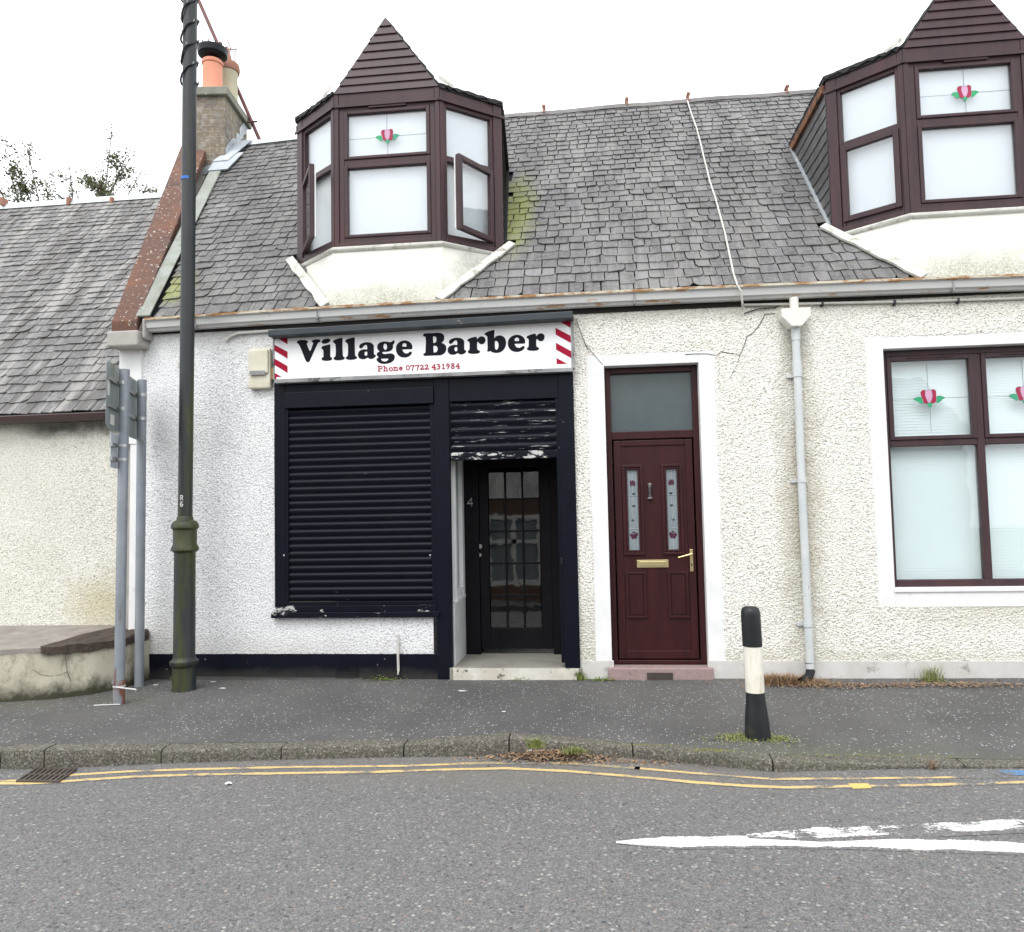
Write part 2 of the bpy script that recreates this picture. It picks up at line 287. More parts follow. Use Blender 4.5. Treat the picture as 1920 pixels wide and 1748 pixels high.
MT = dict(
 road=m_road(), yellow=m_paint('yellow_road_paint', (.70, .50, .21), .42, .50, (.9, 2.6, .0, -.09)),
 yellow2=m_paint('worn_yellow_paint', (.46, .36, .18), .45, .56), white=m_paint('white_road_paint', (.84, .84, .83), .40, .43),
 white2=m_paint('worn_white_paint', (.80, .80, .79), .515, .535, None, True, 60), blue=m_paint('blue_survey_paint', (.10, .22, .42), .44, .50, None, False), ymark=m_paint('yellow_dab', (.70, .52, .16), .38, .42, None, False),
 pave=m_pave(), kerb=m_kerb(),
 slate=m_slate('slate', .84, [((-.76, .95, 4.75), .80, (3.2, .8, .7), .85), ((-4.05, .3, 3.8), .38, (1.5, 1, 1), .8)]),
 slate_old=m_slate('weathered_slate', .98, None, .75), slate_hung=m_slate('hung_slate', .62),
 harl_l=m_harl('white_fine_harling', (.82, .825, .825), (.74, .745, .75), [((-3.3, 0, 3.35), .6, (.5, 1, 2.0), (.40, .40, .37), .6), ((-3.0, 0, .4), 1.2, (.6, 1, 8), (.48, .47, .43), .45), ((-4.0, 0, .5), .5, (1, 1, 1), (.5, .5, .46), .5)], (.22, .23, .24), .78),
 harl_r=m_harl('cream_coarse_harling', (.84, .83, .78), (.80, .785, .71), [((1.7, 0, 1.6), 1.6, (6.5, 1, .9), (.36, .33, .24), .75), ((1.7, 0, 2.9), .5, (3, 1, 1), (.35, .33, .26), .6), ((3.2, 0, .75), .4, (.3, 1, 2), (.5, .48, .38), .6), ((.6, 0, 3.38), .9, (.5, 1, 4), (.42, .40, .32), .55), ((3.0, 0, 3.36), 1.0, (.5, 1, 4), (.42, .40, .32), .5), ((1.5, 0, .30), 2.2, (.6, 1, 14), (.45, .43, .34), .5), ((-.1, 0, .5), .6, (2, 1, 1), (.45, .43, .34), .45)], (.19, .17, .13), .85),
 harl_n=m_harl('cottage_cream_harling', (.74, .73, .655), (.66, .65, .575), [((-4.75, .25, .78), .35, (.8, 1, .9), (.42, .35, .14), .5), ((-5.2, .25, 2.5), .22, (.4, 1, 2), (.08, .08, .07), .9), ((-4.6, .25, 2.5), .2, (.6, 1, 2), (.1, .1, .08), .8)], (.22, .21, .16), .8),
 quoin=m_quoin(), upvc=m_upvc(), gutter=m_gutter(),
 black=m_shutter('navy_black_paint', [((1, 1, 1), 30, .70, .72, .8), ((1, 1, .5), 9, .68, .70, .25)]),
 shut=m_shutter('shutter_paint', [((.3, 1, 2.6), 17, .685, .70, .75), ((1, 1, 1), 40, .73, .75, .8)]),
 shut2=m_shutter('worn_shutter_paint', [((.22, 1, 3.4), 15, .60, .62, .9)]),
 shut3=m_shutter('flaking_shutter_paint', [((.5, 1, 1.5), 12, .535, .55, 1)]),
 plinth=m_shutter('black_plinth_paint', [((1, 1, 1), 11, .68, .70, .8)], .19),
 doorblack=mat('black_door_paint', (.006, .006, .008), (.009, .009, .011), 6, .45, .1, 50, .002, spec=.1),
 dark=mat('dark_interior', (.02, .018, .016), None, 3, .9, 0), soil=mat('roof_timber', (.03, .028, .025), None, 3, .9, 0),
 doorred=mat('mahogany_upvc', (.030, .0075, .009), (.044, .0105, .012), 5, .4, .06, 50, .002, spec=.25, st=(3, 3, .5)),
 brass=mat('polished_brass', (.75, .62, .30), (.80, .70, .42), 8, .28, 0, metal=.85),
 steel=mat('dull_steel', (.5, .5, .5), None, 20, .35, 0, metal=.8),
 signwhite=mat('sign_white', (.83, .83, .83), (.78, .78, .79), 3, .4, .03, 20, .002, [((.45, .45, .42), 7, .62, .80, (5, 1, .25))]),
 signblack=mat('sign_black_vinyl', (.008, .009, .014), (.010, .011, .017), 5, .5, 0, spec=.08),
 signred=mat('sign_red_vinyl', (.36, .004, .030), (.30, .006, .03), 5, .5, 0, spec=.12),
 hood=mat('grey_metal_hood', (.022, .030, .038), (.035, .043, .050), 4, .5, .1, 40, .002, [((.2, .2, .18), 12, .66, .72, None)]),
 alu=mat('grey_trim', (.30, .31, .31), (.2, .2, .2), 5, .5, .1, 50, .001, [((.05, .05, .05), 6, .55, .62, None)]),
 cream=mat('aged_cream_plastic', (.66, .64, .53), (.55, .52, .40), 8, .5, .1, 60, .002, [((.35, .33, .22), 9, .62, .74, None)]),
 conduit=mat('white_plastic', (.62, .61, .57), (.5, .49, .44), 8, .5, .1, 60, .001),
 pipe=mat('pipe_paint', (.50, .54, .55), (.58, .60, .60), 4, .5, .25, 60, .003, [((.20, .19, .19), 5, .63, .69, (3, 3, .7)), ((.4, .36, .25), 6, .62, .8, (2, 2, .5))]),
 hopper=mat('hopper_white', (.74, .73, .68), (.68, .66, .60), 5, .5, .1, 60, .001),
 blackpl=mat('black_plastic', (.008, .009, .011), (.012, .013, .015), 5, .45, .1, 40, .002, spec=.25),
 bolb=mat('bollard_rubber', (.008, .010, .013), (.015, .018, .018), 4, .45, .2, 40, .003, [((.05, .055, .035), 4, .58, .75, None)]),
 bolw=mat('bollard_white', (.78, .76, .68), (.66, .62, .50), 5, .45, .15, 50, .003, [((.20, .16, .10), 10, .62, .70, (3, 3, .4)), ((.35, .3, .2), 5, .5, .75, (4, 4, .5))]),
 galv=mat('galvanised_post', (.22, .245, .275), (.28, .30, .33), 5, .5, .15, 50, .002, [((.13, .15, .08), 4, .62, .75, (2, 2, .4))], .25),
 rust=mat('rusty_sleeve', (.13, .045, .030), (.20, .10, .06), 14, .8, .4, 50, .003, [((.20, .215, .23), 7, .47, .56, (1, 1, .5))]),
 signback=mat('sign_back_grey', (.20, .235, .235), (.26, .29, .30), 3, .5, .1, 30, .002, [((.13, .14, .035), 3.5, .53, .68, (3, 2, .6))], .2),
 plateback=mat('pale_plate_back', (.50, .56, .62), (.58, .62, .66), 3, .4, .1, 30, .002, metal=.2),
 stick=mat('white_sticker', (.7, .7, .66), None, 5, .5, 0),
 tie=mat('cable_tie', (.6, .6, .58), None, 5, .5, 0), post=m_post(),
 bluetape=mat('blue_tape', (.03, .17, .60), None, 5, .5, 0), wire=mat('dark_wire', (.012, .012, .016), None, 5, .5, 0),
 bulb=mat('clear_bulb', (.55, .56, .55), None, 5, .2, 0), whitep=mat('white_paint', (.75, .75, .72), None, 5, .5, 0),
 skew=mat('skew_stone', (.13, .062, .042), (.09, .055, .045), 3, .85, .5, 30, .008, [((.20, .08, .04), 2.5, .5, .7, None), ((.55, .52, .45), 26, .60, .63, None)]),
 kneeler=mat('kneeler_render', (.42, .40, .37), (.33, .315, .29), 6, .85, .4, 30, .005, [((.03, .03, .03), 7, .66, .72, None)]),
 lead=mat('lead_flashing', (.33, .37, .40), (.44, .47, .49), 5, .55, .5, 14, .01, [((.6, .6, .57), 9, .58, .68, None)]),
 flash=mat('painted_flashing', (.62, .62, .57), (.50, .50, .45), 6, .7, .4, 20, .005, [((.25, .24, .18), 9, .53, .66, None)]),
 flashg=mat('mortar_fillet', (.30, .32, .30), (.22, .23, .19), 5, .85, .5, 30, .006, [((.13, .15, .05), 5, .58, .72, None)]),
 cap=mat('coping_stone', (.24, .24, .20), (.17, .175, .14), 6, .9, .5, 30, .006, [((.45, .45, .40), 12, .62, .68, None)]),
 chim=m_brick('chimney_brick', (.29, .24, .17), (.17, .13, .11), (.33, .32, .29)),
 obrick=m_brick('orange_brick', (.20, .115, .08), (.15, .08, .055), (.22, .20, .18), 4.2),
 terr=mat('terracotta', (.60, .235, .145), (.66, .29, .19), 4, .7, .15, 40, .002, [((.5, .42, .34), 5, .62, .75, None)]),
 potcream=mat('buff_clay', (.56, .52, .38), (.46, .42, .30), 5, .8, .2, 40, .002),
 ridge=mat('ridge_lead', (.60, .66, .70), (.48, .53, .57), 3, .5, .2, 20, .004), ridged=mat('ridge_tile', (.14, .13, .13), (.2, .19, .18), 5, .8, .3, 30, .005),
 clip=mat('ridge_clip', (.33, .16, .11), None, 6, .8, .2),
 maroon=mat('maroon_paint', (.12, .045, .042), (.15, .06, .055), 6, .5, .1), brown=mat('brown_gutter', (.055, .030, .028), None, 5, .45, .1),
 rot=mat('rotten_board', (.30, .12, .05), (.04, .03, .025), 9, .9, .6, 20, .01),
 felt=mat('black_felt', (.012, .012, .014), (.02, .02, .02), 6, .8, .5, 20, .01),
 blind=mat('blind_white', (.88, .91, .92), (.86, .89, .90), 2, .5, 0), glass=m_glass('window_glass', (.95, .98, .98), .0006, 1.3), glassu=m_glass('double_glazing', (.97, .99, 1), .0005, 2.6),
 glassd=m_glass('wavy_glass', (.55, .55, .55), .0003, 2.8, 1.5, 9), frost=mat('frosted_glass', (.075, .095, .10), (.09, .11, .115), 4, .22, .2, 60, .002),
 glassl=mat('leaded_glass', (.20, .24, .26), (.25, .29, .31), 4, .15, .1, 40, .001),
 fred=mat('red_glass', (.36, .010, .055), None, 5, .2, 0), fpink=mat('pink_glass', (.62, .36, .52), None, 5, .2, 0),
 fgreen=mat('green_glass', (.02, .34, .12), (.03, .28, .16), 5, .2, 0), flead=mat('lead_came', (.10, .12, .13), None, 5, .5, 0),
 fwine=mat('wine_glass_lead', (.085, .022, .045), None, 5, .3, 0), fdark=mat('dark_glass_lead', (.03, .05, .055), None, 5, .3, 0), fpale=mat('pale_came', (.42, .45, .46), None, 5, .3, 0),
 granite=mat('pink_granite', (.33, .235, .225), (.27, .20, .19), 30, .8, .4, 60, .004, [((.12, .115, .10), 6, .58, .70, None)]),
 concrete=mat('step_concrete', (.27, .255, .22), (.20, .19, .165), 6, .9, .4, 40, .004),
 stepw=mat('worn_step_paint', (.62, .60, .54), (.5, .47, .40), 6, .8, .4, 30, .005, [((.06, .06, .05), 11, .60, .66, None)]),
 wallret=mat('painted_return_wall', (.62, .63, .63), (.52, .53, .52), 5, .8, .5, 60, .006), cast=mat('cast_iron', (.075, .062, .055), (.11, .09, .075), 9, .6, .3, 40, .003, metal=.3),
 topslab=mat('platform_top', (.30, .275, .245), (.21, .185, .165), 5, .85, .5, 25, .01, [((.38, .36, .32), 4, .55, .75, None)]),
 copstone=mat('rough_brown_coping', (.085, .062, .048), (.035, .028, .024), 8, .9, .8, 22, .02, [((.55, .53, .48), 6, .70, .73, None)]),
 green=mat('weed_green', (.11, .17, .03), (.20, .26, .06), 12, .7, 0), grass=mat('grass_blade', (.17, .22, .055), (.32, .31, .12), 25, .7, 0),
 moss=mat('moss', (.14, .16, .03), (.22, .20, .06), 30, .9, .8, 90, .01), straw=mat('dry_straw', (.20, .12, .065), (.38, .26, .15), 30, .8, 0),
 litter=mat('leaf_litter', (.20, .11, .065), (.33, .24, .15), 60, .8, 0, spots=[((.55, .52, .46), 45, .62, .64, None)]), paper=mat('paper_white', (.75, .75, .74), None, 9, .7, 0),
 leaf=mat('tree_leaf', (.07, .10, .035), (.13, .14, .06), 1.5, .6, 0), leafr=mat('tree_leaf_bronze', (.12, .06, .04), (.07, .06, .03), 2, .6, 0),
 bark=mat('bark', (.10, .08, .06), (.06, .05, .04), 9, .9, .5), turf=mat('turf', (.07, .10, .03), (.10, .12, .04), 2, .9, .3),
)

# ------------------------------------------------------------------ mesh helpers
ORG = {}
class MB:
    def __init__(s): s.v = []; s.f = []; s.att = {}
    def add(s, vs, fs):
        b = len(s.v); s.v += [Vector(p) for p in vs]; s.f += [tuple(i+b for i in q) for q in fs]; return b
    def box(s, x0, x1, y0, y1, z0, z1):
        s.frame(Vector((0, 0, 0)), Vector((1, 0, 0)), Vector((0, 1, 0)), Vector((0, 0, 1)), x0, x1, y0, y1, z0, z1); return s
    def frame(s, O, a, b, c, x0, x1, y0, y1, z0, z1):
        P = [O+a*x+b*y+c*z for z in (z0, z1) for y in (y0, y1) for x in (x0, x1)]
        fs = [(0, 2, 3, 1), (4, 5, 7, 6), (0, 1, 5, 4), (2, 6, 7, 3), (0, 4, 6, 2), (1, 3, 7, 5)]
        if a.cross(b).dot(c) < 0: fs = [q[::-1] for q in fs]
        s.add(P, fs); return s
    def tube(s, pts, r, n=8, caps=True):
        pts = [Vector(p) for p in pts]; rs = r if isinstance(r, (list, tuple)) else [r]*len(pts); rings = []
        up = Vector((0, 0, 1))
        for i, p in enumerate(pts):
            t = (pts[min(i+1, len(pts)-1)]-pts[max(i-1, 0)]).normalized()
            q = up if abs(t.dot(up)) < .95 else Vector((1, 0, 0))
            a = t.cross(q).normalized(); b = t.cross(a).normalized()
            rings.append([p+(a*math.cos(2*math.pi*k/n)+b*math.sin(2*math.pi*k/n))*rs[i] for k in range(n)])
        vs = [v for g in rings for v in g]; fs = []
        for i in range(len(pts)-1):
            for k in range(n):
                fs.append((i*n+k, (i+1)*n+k, (i+1)*n+(k+1) % n, i*n+(k+1) % n))
        if caps: fs += [tuple(range(n)), tuple((len(pts)-1)*n+k for k in range(n))[::-1]]
        s.add(vs, fs); return s
    def lathe(s, c, prof, n=24, lean=(0, 0)):
        c = Vector(c); vs = []; fs = []
        for (r, z) in prof:
            for k in range(n):
                a = 2*math.pi*k/n; vs.append(c+Vector((r*math.cos(a)+lean[0]*z, r*math.sin(a)+lean[1]*z, z)))
        for i in range(len(prof)-1):
            for k in range(n): fs.append((i*n+k, i*n+(k+1) % n, (i+1)*n+(k+1) % n, (i+1)*n+k))
        fs += [tuple(range(n))[::-1], tuple((len(prof)-1)*n+k for k in range(n))]
        s.add(vs, fs); return s
    def prism(s, polys, off):
        """polys: outline (+ holes) as 3D point lists on the front; off: vector to the back"""
        off = Vector(off); P = [[Vector(p) for p in q] for q in polys]; flat = [p for q in P for p in q]; n = len(flat)
        tris = tessellate_polygon(P)
        fn = Vector((0, 0, 0))
        for t in tris: fn += (flat[t[1]]-flat[t[0]]).cross(flat[t[2]]-flat[t[0]])
        fl = fn.dot(off) > 0
        fs = []
        for t in tris:
            t = tuple(t)
            if (flat[t[1]]-flat[t[0]]).cross(flat[t[2]]-flat[t[0]]).dot(off) > 0: t = t[::-1]
            fs.append(t); fs.append(tuple(i+n for i in t[::-1]))
        b = 0
        for q in P:
            m = len(q)
            for k in range(m): fs.append((b+k, b+(k+1) % m, b+(k+1) % m+n, b+k+n))
            b += m
        s.add(flat+[p+off for p in flat], fs); return s
    def sweep(s, prof, path):
        """prof: closed list of (y,z); path: list of origin points, profile stays in the YZ plane"""
        n = len(prof); vs = []; fs = []
        for p in path:
            for (y, z) in prof: vs.append((p[0], p[1]+y, p[2]+z))
        for i in range(len(path)-1):
            for k in range(n): fs.append((i*n+k, (i+1)*n+k, (i+1)*n+(k+1) % n, i*n+(k+1) % n))
        fs += [tuple(range(n)), tuple((len(path)-1)*n+k for k in range(n))[::-1]]
        s.add(vs, fs); return s
    def build(s, name, m, parent=None, base=None, smooth=False, bevel=0):
        o0 = ORG.get(parent.name, Vector((0, 0, 0))) if parent else Vector(base or (0, 0, 0))
        me = bpy.data.meshes.new(name); me.from_pydata([v-o0 for v in s.v], [], s.f); me.update()
        return link(name, me, m, parent, o0, smooth, bevel)
def link(name, me, m, parent=None, o0=Vector((0, 0, 0)), smooth=False, bevel=0):
    if isinstance(m, str): m = MT[m]
    me.materials.append(m)
    if smooth:
        me.polygons.foreach_set('use_smooth', [True]*len(me.polygons))
        if smooth != 'all': me.set_sharp_from_angle(angle=RAD(40))
    o = bpy.data.objects.new(name, me); C.objects.link(o)
    ORG[o.name] = o0.copy()
    if parent: o.parent = parent
    else: o.location = o0
    if bevel:
        b = o.modifiers.new('bevel', 'BEVEL'); b.width = bevel; b.segments = 2; b.limit_method = 'ANGLE'
    return o
def thing(name, label, cat, loc, group=None):
    o = bpy.data.objects.new(name, None); o.empty_display_size = .2; C.objects.link(o); o.location = loc; ORG[o.name] = Vector(loc)
    return tag(o, label, cat, group)
def tag(o, label, cat, group=None, kind=None):
    if label: o['label'] = label
    if cat: o['category'] = cat
    if group: o['group'] = group
    if kind: o['kind'] = kind
    return o
def struct(o): o['kind'] = 'structure'; return o
def grid_mesh(name, X, Y, Z, m, parent=None, mask=None, smooth='all'):
    """X,Y,Z: 2D arrays; mask: keep[i,j] per cell"""
    h, wd = X.shape; o0 = ORG.get(parent.name, Vector((0, 0, 0))) if parent else Vector((0, 0, 0))
    co = np.stack([X-o0.x, Y-o0.y, Z-o0.z], -1).reshape(-1, 3).astype(np.float32)
    idx = np.arange(h*wd).reshape(h, wd); q = np.stack([idx[:-1, :-1], idx[:-1, 1:], idx[1:, 1:], idx[1:, :-1]], -1).reshape(-1, 4)
    if mask is not None: q = q[mask.reshape(-1)]
    used = np.unique(q); re = np.zeros(h*wd, np.int64); re[used] = np.arange(len(used)); q = re[q]; co = co[used]
    me = bpy.data.meshes.new(name); me.vertices.add(len(co)); me.vertices.foreach_set('co', co.ravel())
    me.loops.add(q.size); me.loops.foreach_set('vertex_index', q.ravel().astype(np.int32))
    me.polygons.add(len(q)); me.polygons.foreach_set('loop_start', np.arange(0, q.size, 4, dtype=np.int32))
    try: me.polygons.foreach_set('loop_total', np.full(len(q), 4, dtype=np.int32))
    except Exception: pass
    me.update(calc_edges=True); me.validate()
    return link(name, me, m, parent, o0, smooth)
def smooth_poly(p, k=3):
    out = []; n = len(p)
    for i in range(n):
        a, b, c, d = [Vector(p[(i+j-1) % n]) for j in range(4)]
        for t in [j/k for j in range(k)]:
            out.append(.5*((2*b)+(c-a)*t+(2*a-5*b+4*c-d)*t*t+(-a+3*b-3*c+d)*t**3))
    return [(v.x, v.y) for v in out]
def strokes(mb, pm, lines, wd, dz=.0004):
    """pen strokes as thin slabs; pm maps (x,y,lift)->3D"""
    for i, ln in enumerate(lines):
        for j in range(len(ln)-1):
            a, b = Vector(ln[j]), Vector(ln[j+1]); t = (b-a); L = t.length
            if L < 1e-6: continue
            t /= L; nrm = Vector((-t.y, t.x))*wd*.5; e = t*wd*.35
            q = [a-e-nrm, b+e-nrm, b+e+nrm, a-e+nrm]; lift = dz*((i*7+j) % 9)
            fr = [pm(p.x, p.y, lift) for p in q]; bk = [pm(p.x, p.y, -.001) for p in q]
            mb.add(fr+bk, [(0, 1, 2, 3), (7, 6, 5, 4), (0, 4, 5, 1), (1, 5, 6, 2), (2, 6, 7, 3), (3, 7, 4, 0)])

# ------------------------------------------------------------------ setting: ground, road, pavement, kerb
wall_z = lambda x: .142+.0052*(x+4.2)
struct(MB().box(-90, 90, -60, 120, -.6, -.25).build('ground', 'turf'))
gx = np.linspace(-40, 40, 161); gy = np.concatenate([np.linspace(-9.2, -4.2, 12), np.linspace(-4.0, -1.2, 12)])
X, Y = np.meshgrid(gx, gy)
road = struct(grid_mesh('road', X, Y, X*0, 'road'))
def kerb_pt(px, pyb, pyf):
    b = G(px, pyb, 0.0); f = F(px, pyf, b.y); return (b.x, b.y, f.z)
KP = [kerb_pt(*a) for a in ((0, 1443, 1409), (82, 1443, 1406), (302, 1432, 1405), (527, 1425, 1402), (757, 1420, 1398))]
KP += [(-.60, -1.62, .115)] + [kerb_pt(*a) for a in ((1187, 1422, 1404), (1450, 1448, 1426))]
KP += [(1.75, -1.76, .028), (2.6, -1.71, .014), (6, -1.66, .014), (40, -1.6, .10)]
KP = [(-40, -2.3, .12), (KP[0][0]-2.2, KP[0][1]-.12, .13)] + KP
print('KERB', [tuple(round(c, 3) for c in k) for k in KP])
kx = np.array([k[0] for k in KP]); ky = np.array([k[1] for k in KP]); kz = np.array([k[2] for k in KP])
def kerb_at(x): return float(np.interp(x, kx, ky)), float(np.interp(x, kx, kz))
KW = .12
mb = MB()
joints = [-40, -30, -20, -12, -8, -6.4]+[k[0] for k in KP[2:7]]+[-.62]+[KP[8][0], KP[9][0], 2.15, 3.3, 4.1, 6, 12, 20, 30, 40]
rk = random.Random(3)
for a, b in zip(joints[:-1], joints[1:]):
    n = max(1, int((b-a)/.2)) if b-a < 2 else 2; rings = []
    dz = rk.uniform(-.003, .003)
    for i in range(n+1):
        x = a+(b-a)*i/n; x += .0045 if i == 0 else (-.0045 if i == n else 0)
        y, z = kerb_at(x); z += dz
        w_ = rk.uniform(-.002, .002)
        rings.append([(x, y+w_, -.1), (x, y+w_, z*.5), (x, y+.003+w_, z-.018), (x, y+.008, z-.006), (x, y+.022, z), (x, y+KW, z+.004), (x, y+KW, -.1)])
    vs = [p for r_ in rings for p in r_]; m_ = 7; fs = []
    for i in range(n):
        for k in range(m_-1): fs.append((i*m_+k, (i+1)*m_+k, (i+1)*m_+k+1, i*m_+k+1))
    fs += [tuple(range(m_)), tuple(n*m_+k for k in range(m_))[::-1]]
    mb.add(vs, fs)
struct(mb.build('kerb', 'kerb', smooth=True))
gx = np.concatenate([np.linspace(-40, -6, 35)[:-1], np.linspace(-6, 5, 150), np.linspace(5, 40, 36)[1:]]); gt = np.linspace(0, 1, 36)
X, T = np.meshgrid(gx, gt); K0 = np.interp(X, kx, ky)+KW-.004; KZ = np.interp(X, kx, kz)+.003
Yp = K0+(0.45-K0)*T; WZ = .142+.0052*(np.clip(X, -6, 8)+4.2)
rs = np.random.RandomState(2)
Tw = np.clip((Yp-K0)/(0-K0), 0, 1.2)
Zp = KZ+(WZ-KZ)*np.minimum(Tw, 1)**.8 + .004*np.sin(X*1.7+Yp*2.1)*np.sin(Tw*3.1)+rs.randn(*X.shape)*.0006
def pave_z(x, y):
    k, z = kerb_at(x); k += KW; t = min(max((y-k)/(0-k), 0), 1); return z+.003+(wall_z(x)-z-.003)*t**.8+.004*math.sin(x*1.7+y*2.1)*math.sin(t*3.1)
struct(grid_mesh('pavement', X, Yp, Zp, 'pave'))
struct(MB().box(-40, 40, -11.2, -9.2, -.1, .12).build('far_pavement', 'pave'))
def ribbon(name, pts, wd, mt, z=.004, sub=8):
    P = []
    for a, b in zip(pts[:-1], pts[1:]):
        for i in range(sub): P.append(Vector(a).lerp(Vector(b), i/sub))
    P.append(Vector(pts[-1])); vs = []; fs = []
    for i, p in enumerate(P):
        t = (P[min(i+1, len(P)-1)]-P[max(i-1, 0)]).normalized(); n = Vector((-t.y, t.x, 0)); hw = (wd(i/(len(P)-1)) if callable(wd) else wd)/2
        hw *= 1.45; zz_ = z*.35
        vs += [(p.x-n.x*hw, p.y-n.y*hw, zz_), (p.x, p.y, zz_), (p.x+n.x*hw, p.y+n.y*hw, zz_)]
    for i in range(len(P)-1): fs += [(i*3, i*3+3, i*3+4, i*3+1), (i*3+1, i*3+4, i*3+5, i*3+2)]
    m = MB(); m.add(vs, fs); o = m.build(name, mt, road)
    at = o.data.attributes.new('mid', 'FLOAT', 'POINT'); at.data.foreach_set('value', [1.0 if i % 3 == 1 else 0.0 for i in range(len(vs))])
    return o
GP = lambda L: [G(x, y, 0) for x, y in L]
ext = lambda L, a, b: [Vector(a)]+L+[Vector(b)]
ribbon('yellow_line', ext(GP([(-60, 1470), (0, 1466), (60, 1462), (140, 1453), (237, 1447), (365, 1442.5), (547, 1438.5), (760, 1436.5)]), (-9, -2.5, 0), GP([(870, 1432)])[0]), .040, 'yellow', .004)
ribbon('yellow_line', GP([(870, 1432), (960, 1430.5), (1080, 1432), (1200, 1441)]), .05, 'yellow2', .004)
ribbon('yellow_line', ext(GP([(1200, 1441), (1300, 1450), (1450, 1461), (1600, 1460), (1920, 1456)]), GP([(1190, 1440)])[0], (9, -2.0, 0)), .038, 'yellow', .004)
ribbon('yellow_line', ext(GP([(60, 1469), (110, 1466), (255, 1456.5), (365, 1453), (547, 1450), (700, 1448), (825, 1443.5), (950, 1441), (1060, 1446), (1200, 1457.5), (1300, 1467), (1400, 1474), (1480, 1477), (1600, 1474.5), (1750, 1472), (1920, 1467)]), (-9, -2.62, 0), (9, -2.15, 0)), .044, 'yellow', .005)
ribbon('white_line', GP([(1155, 1580), (1260, 1579), (1400, 1577), (1560, 1578), (1740, 1584), (1920, 1590), (2300, 1606)]), lambda t: .02+.10*min(1, t*7), 'white', .005)
ribbon('white_line', GP([(1400, 1568), (1500, 1564), (1600, 1560), (1760, 1553), (1920, 1546), (2300, 1530)]), lambda t: .04+.10*min(1, t*4), 'white2', .0065)
m = MB(); q = GP([(1590, 1470), (1628, 1470), (1634, 1479), (1600, 1480)]); m.add([(p.x, p.y, .003) for p in q][::-1], [(0, 1, 2, 3)]); m.build('yellow_mark', MT['ymark'], road)
m = MB(); q = GP([(1868, 1446), (1915, 1445), (1960, 1450), (1960, 1455), (1890, 1455)]); m.add([(p.x, p.y, .003) for p in q][::-1], [(0, 1, 2, 3, 4)]); m.build('blue_mark', MT['blue'], road)

# drain grate in the gutter
q = GP([(36, 1466), (109, 1467), (140, 1447), (69, 1445)])
dr = thing('drain_grate', 'rusty slotted iron drain grate set in the road beside the kerb', 'drain', (q[0].x, q[0].y, 0))
a = (q[1]-q[0]); b = (q[3]-q[0])
def dq(u, v, z): p = q[0]+a*u+b*v; return Vector((p.x, p.y, z))
fm = MB()
def dslab(mb_, u0, u1, v0, v1, z0, z1):
    P = [dq(u, v, z) for z in (z0, z1) for v in (v0, v1) for u in (u0, u1)]
    mb_.add(P, [(0, 2, 3, 1), (4, 5, 7, 6), (0, 1, 5, 4), (2, 6, 7, 3), (0, 4, 6, 2), (1, 3, 7, 5)])
for (u0, u1, v0, v1) in ((-.05, 1.05, -.08, 0), (-.05, 1.05, 1, 1.08), (-.05, .0, 0, 1), (1.0, 1.05, 0, 1)): dslab(fm, u0, u1, v0, v1, .001, .014)
fm.build('frame', 'cast', dr)
br = MB()
for i in range(7): dslab(br, .05+i*.135, .05+i*.135+.075, 0, 1, .002, .012)
dslab(br, 0, 1, .46, .54, .002, .0135); br.build('bars', 'cast', dr)
pt = MB(); dslab(pt, 0, 1, 0, 1, .0012, .0022); pt.build('pit', 'dark', dr)

# ------------------------------------------------------------------ roughcast
def stones(X, Z, cw, ch, seed, lo=.55, hi=.8):
    r_ = np.random.RandomState(seed); nx, nz = 4001, 4001
    ci = np.floor(X/cw).astype(int); cj = np.floor(Z/ch).astype(int); H = np.zeros_like(X)
    T1 = r_.rand(512, 512, 4)
    for di in (-1, 0, 1):
        for dj in (-1, 0, 1):
            i, j = ci+di, cj+dj; R_ = T1[i % 512, j % 512]
            px = (i+.15+.7*R_[..., 0])*cw; pz = (j+.15+.7*R_[..., 1])*ch; rr = lo+(hi-lo)*R_[..., 2]
            d = ((X-px)/(cw*rr))**2+((Z-pz)/(ch*rr))**2
            H = np.maximum(H, np.clip(1-d, 0, 1)**.38*(.45+.55*R_[..., 3]))
    return H
def roughcast(name, x0, x1, z0, z1, y, mt, parent, holes=(), keep=None, coarse=1, pitch=.0048, top=None, seed=1):
    nx = int((x1-x0)/pitch)+1; nz = int((z1-z0)/pitch)+1
    X, Z = np.meshgrid(np.linspace(x0, x1, nx), np.linspace(z0, z1, nz))
    if coarse: Hh = .0075*stones(X, Z, .022, .0125, seed, .45, .68)+.005*stones(X, Z, .0125, .0095, seed+5, .45, .7)
    else: Hh = .0055*stones(X, Z, .017, .011, seed, .45, .68)+.004*stones(X, Z, .0115, .009, seed+5, .45, .7)
    Hh += .006*(np.sin(X*2.1+1)*np.sin(Z*1.9+X))
    Y = y-Hh
    if top is not None: Z = z0+(Z-z0)*((top(X)-z0)/(z1-z0))
    cx = (X[:-1, :-1]+X[1:, 1:])/2; cz = (Z[:-1, :-1]+Z[1:, 1:])/2; mk = np.ones(cx.shape, bool)
    jit = .004*np.sin(cz*90)+.003*np.sin(cz*231+1); jz = .004*np.sin(cx*80)+.003*np.sin(cx*190)
    for (a_, b_, c_, d_) in holes: mk &= ~((cx+jit > a_) & (cx+jit < b_) & (cz+jz > c_) & (cz+jz < d_))
    return grid_mesh(name, X, Y, Z, mt, parent, mk)

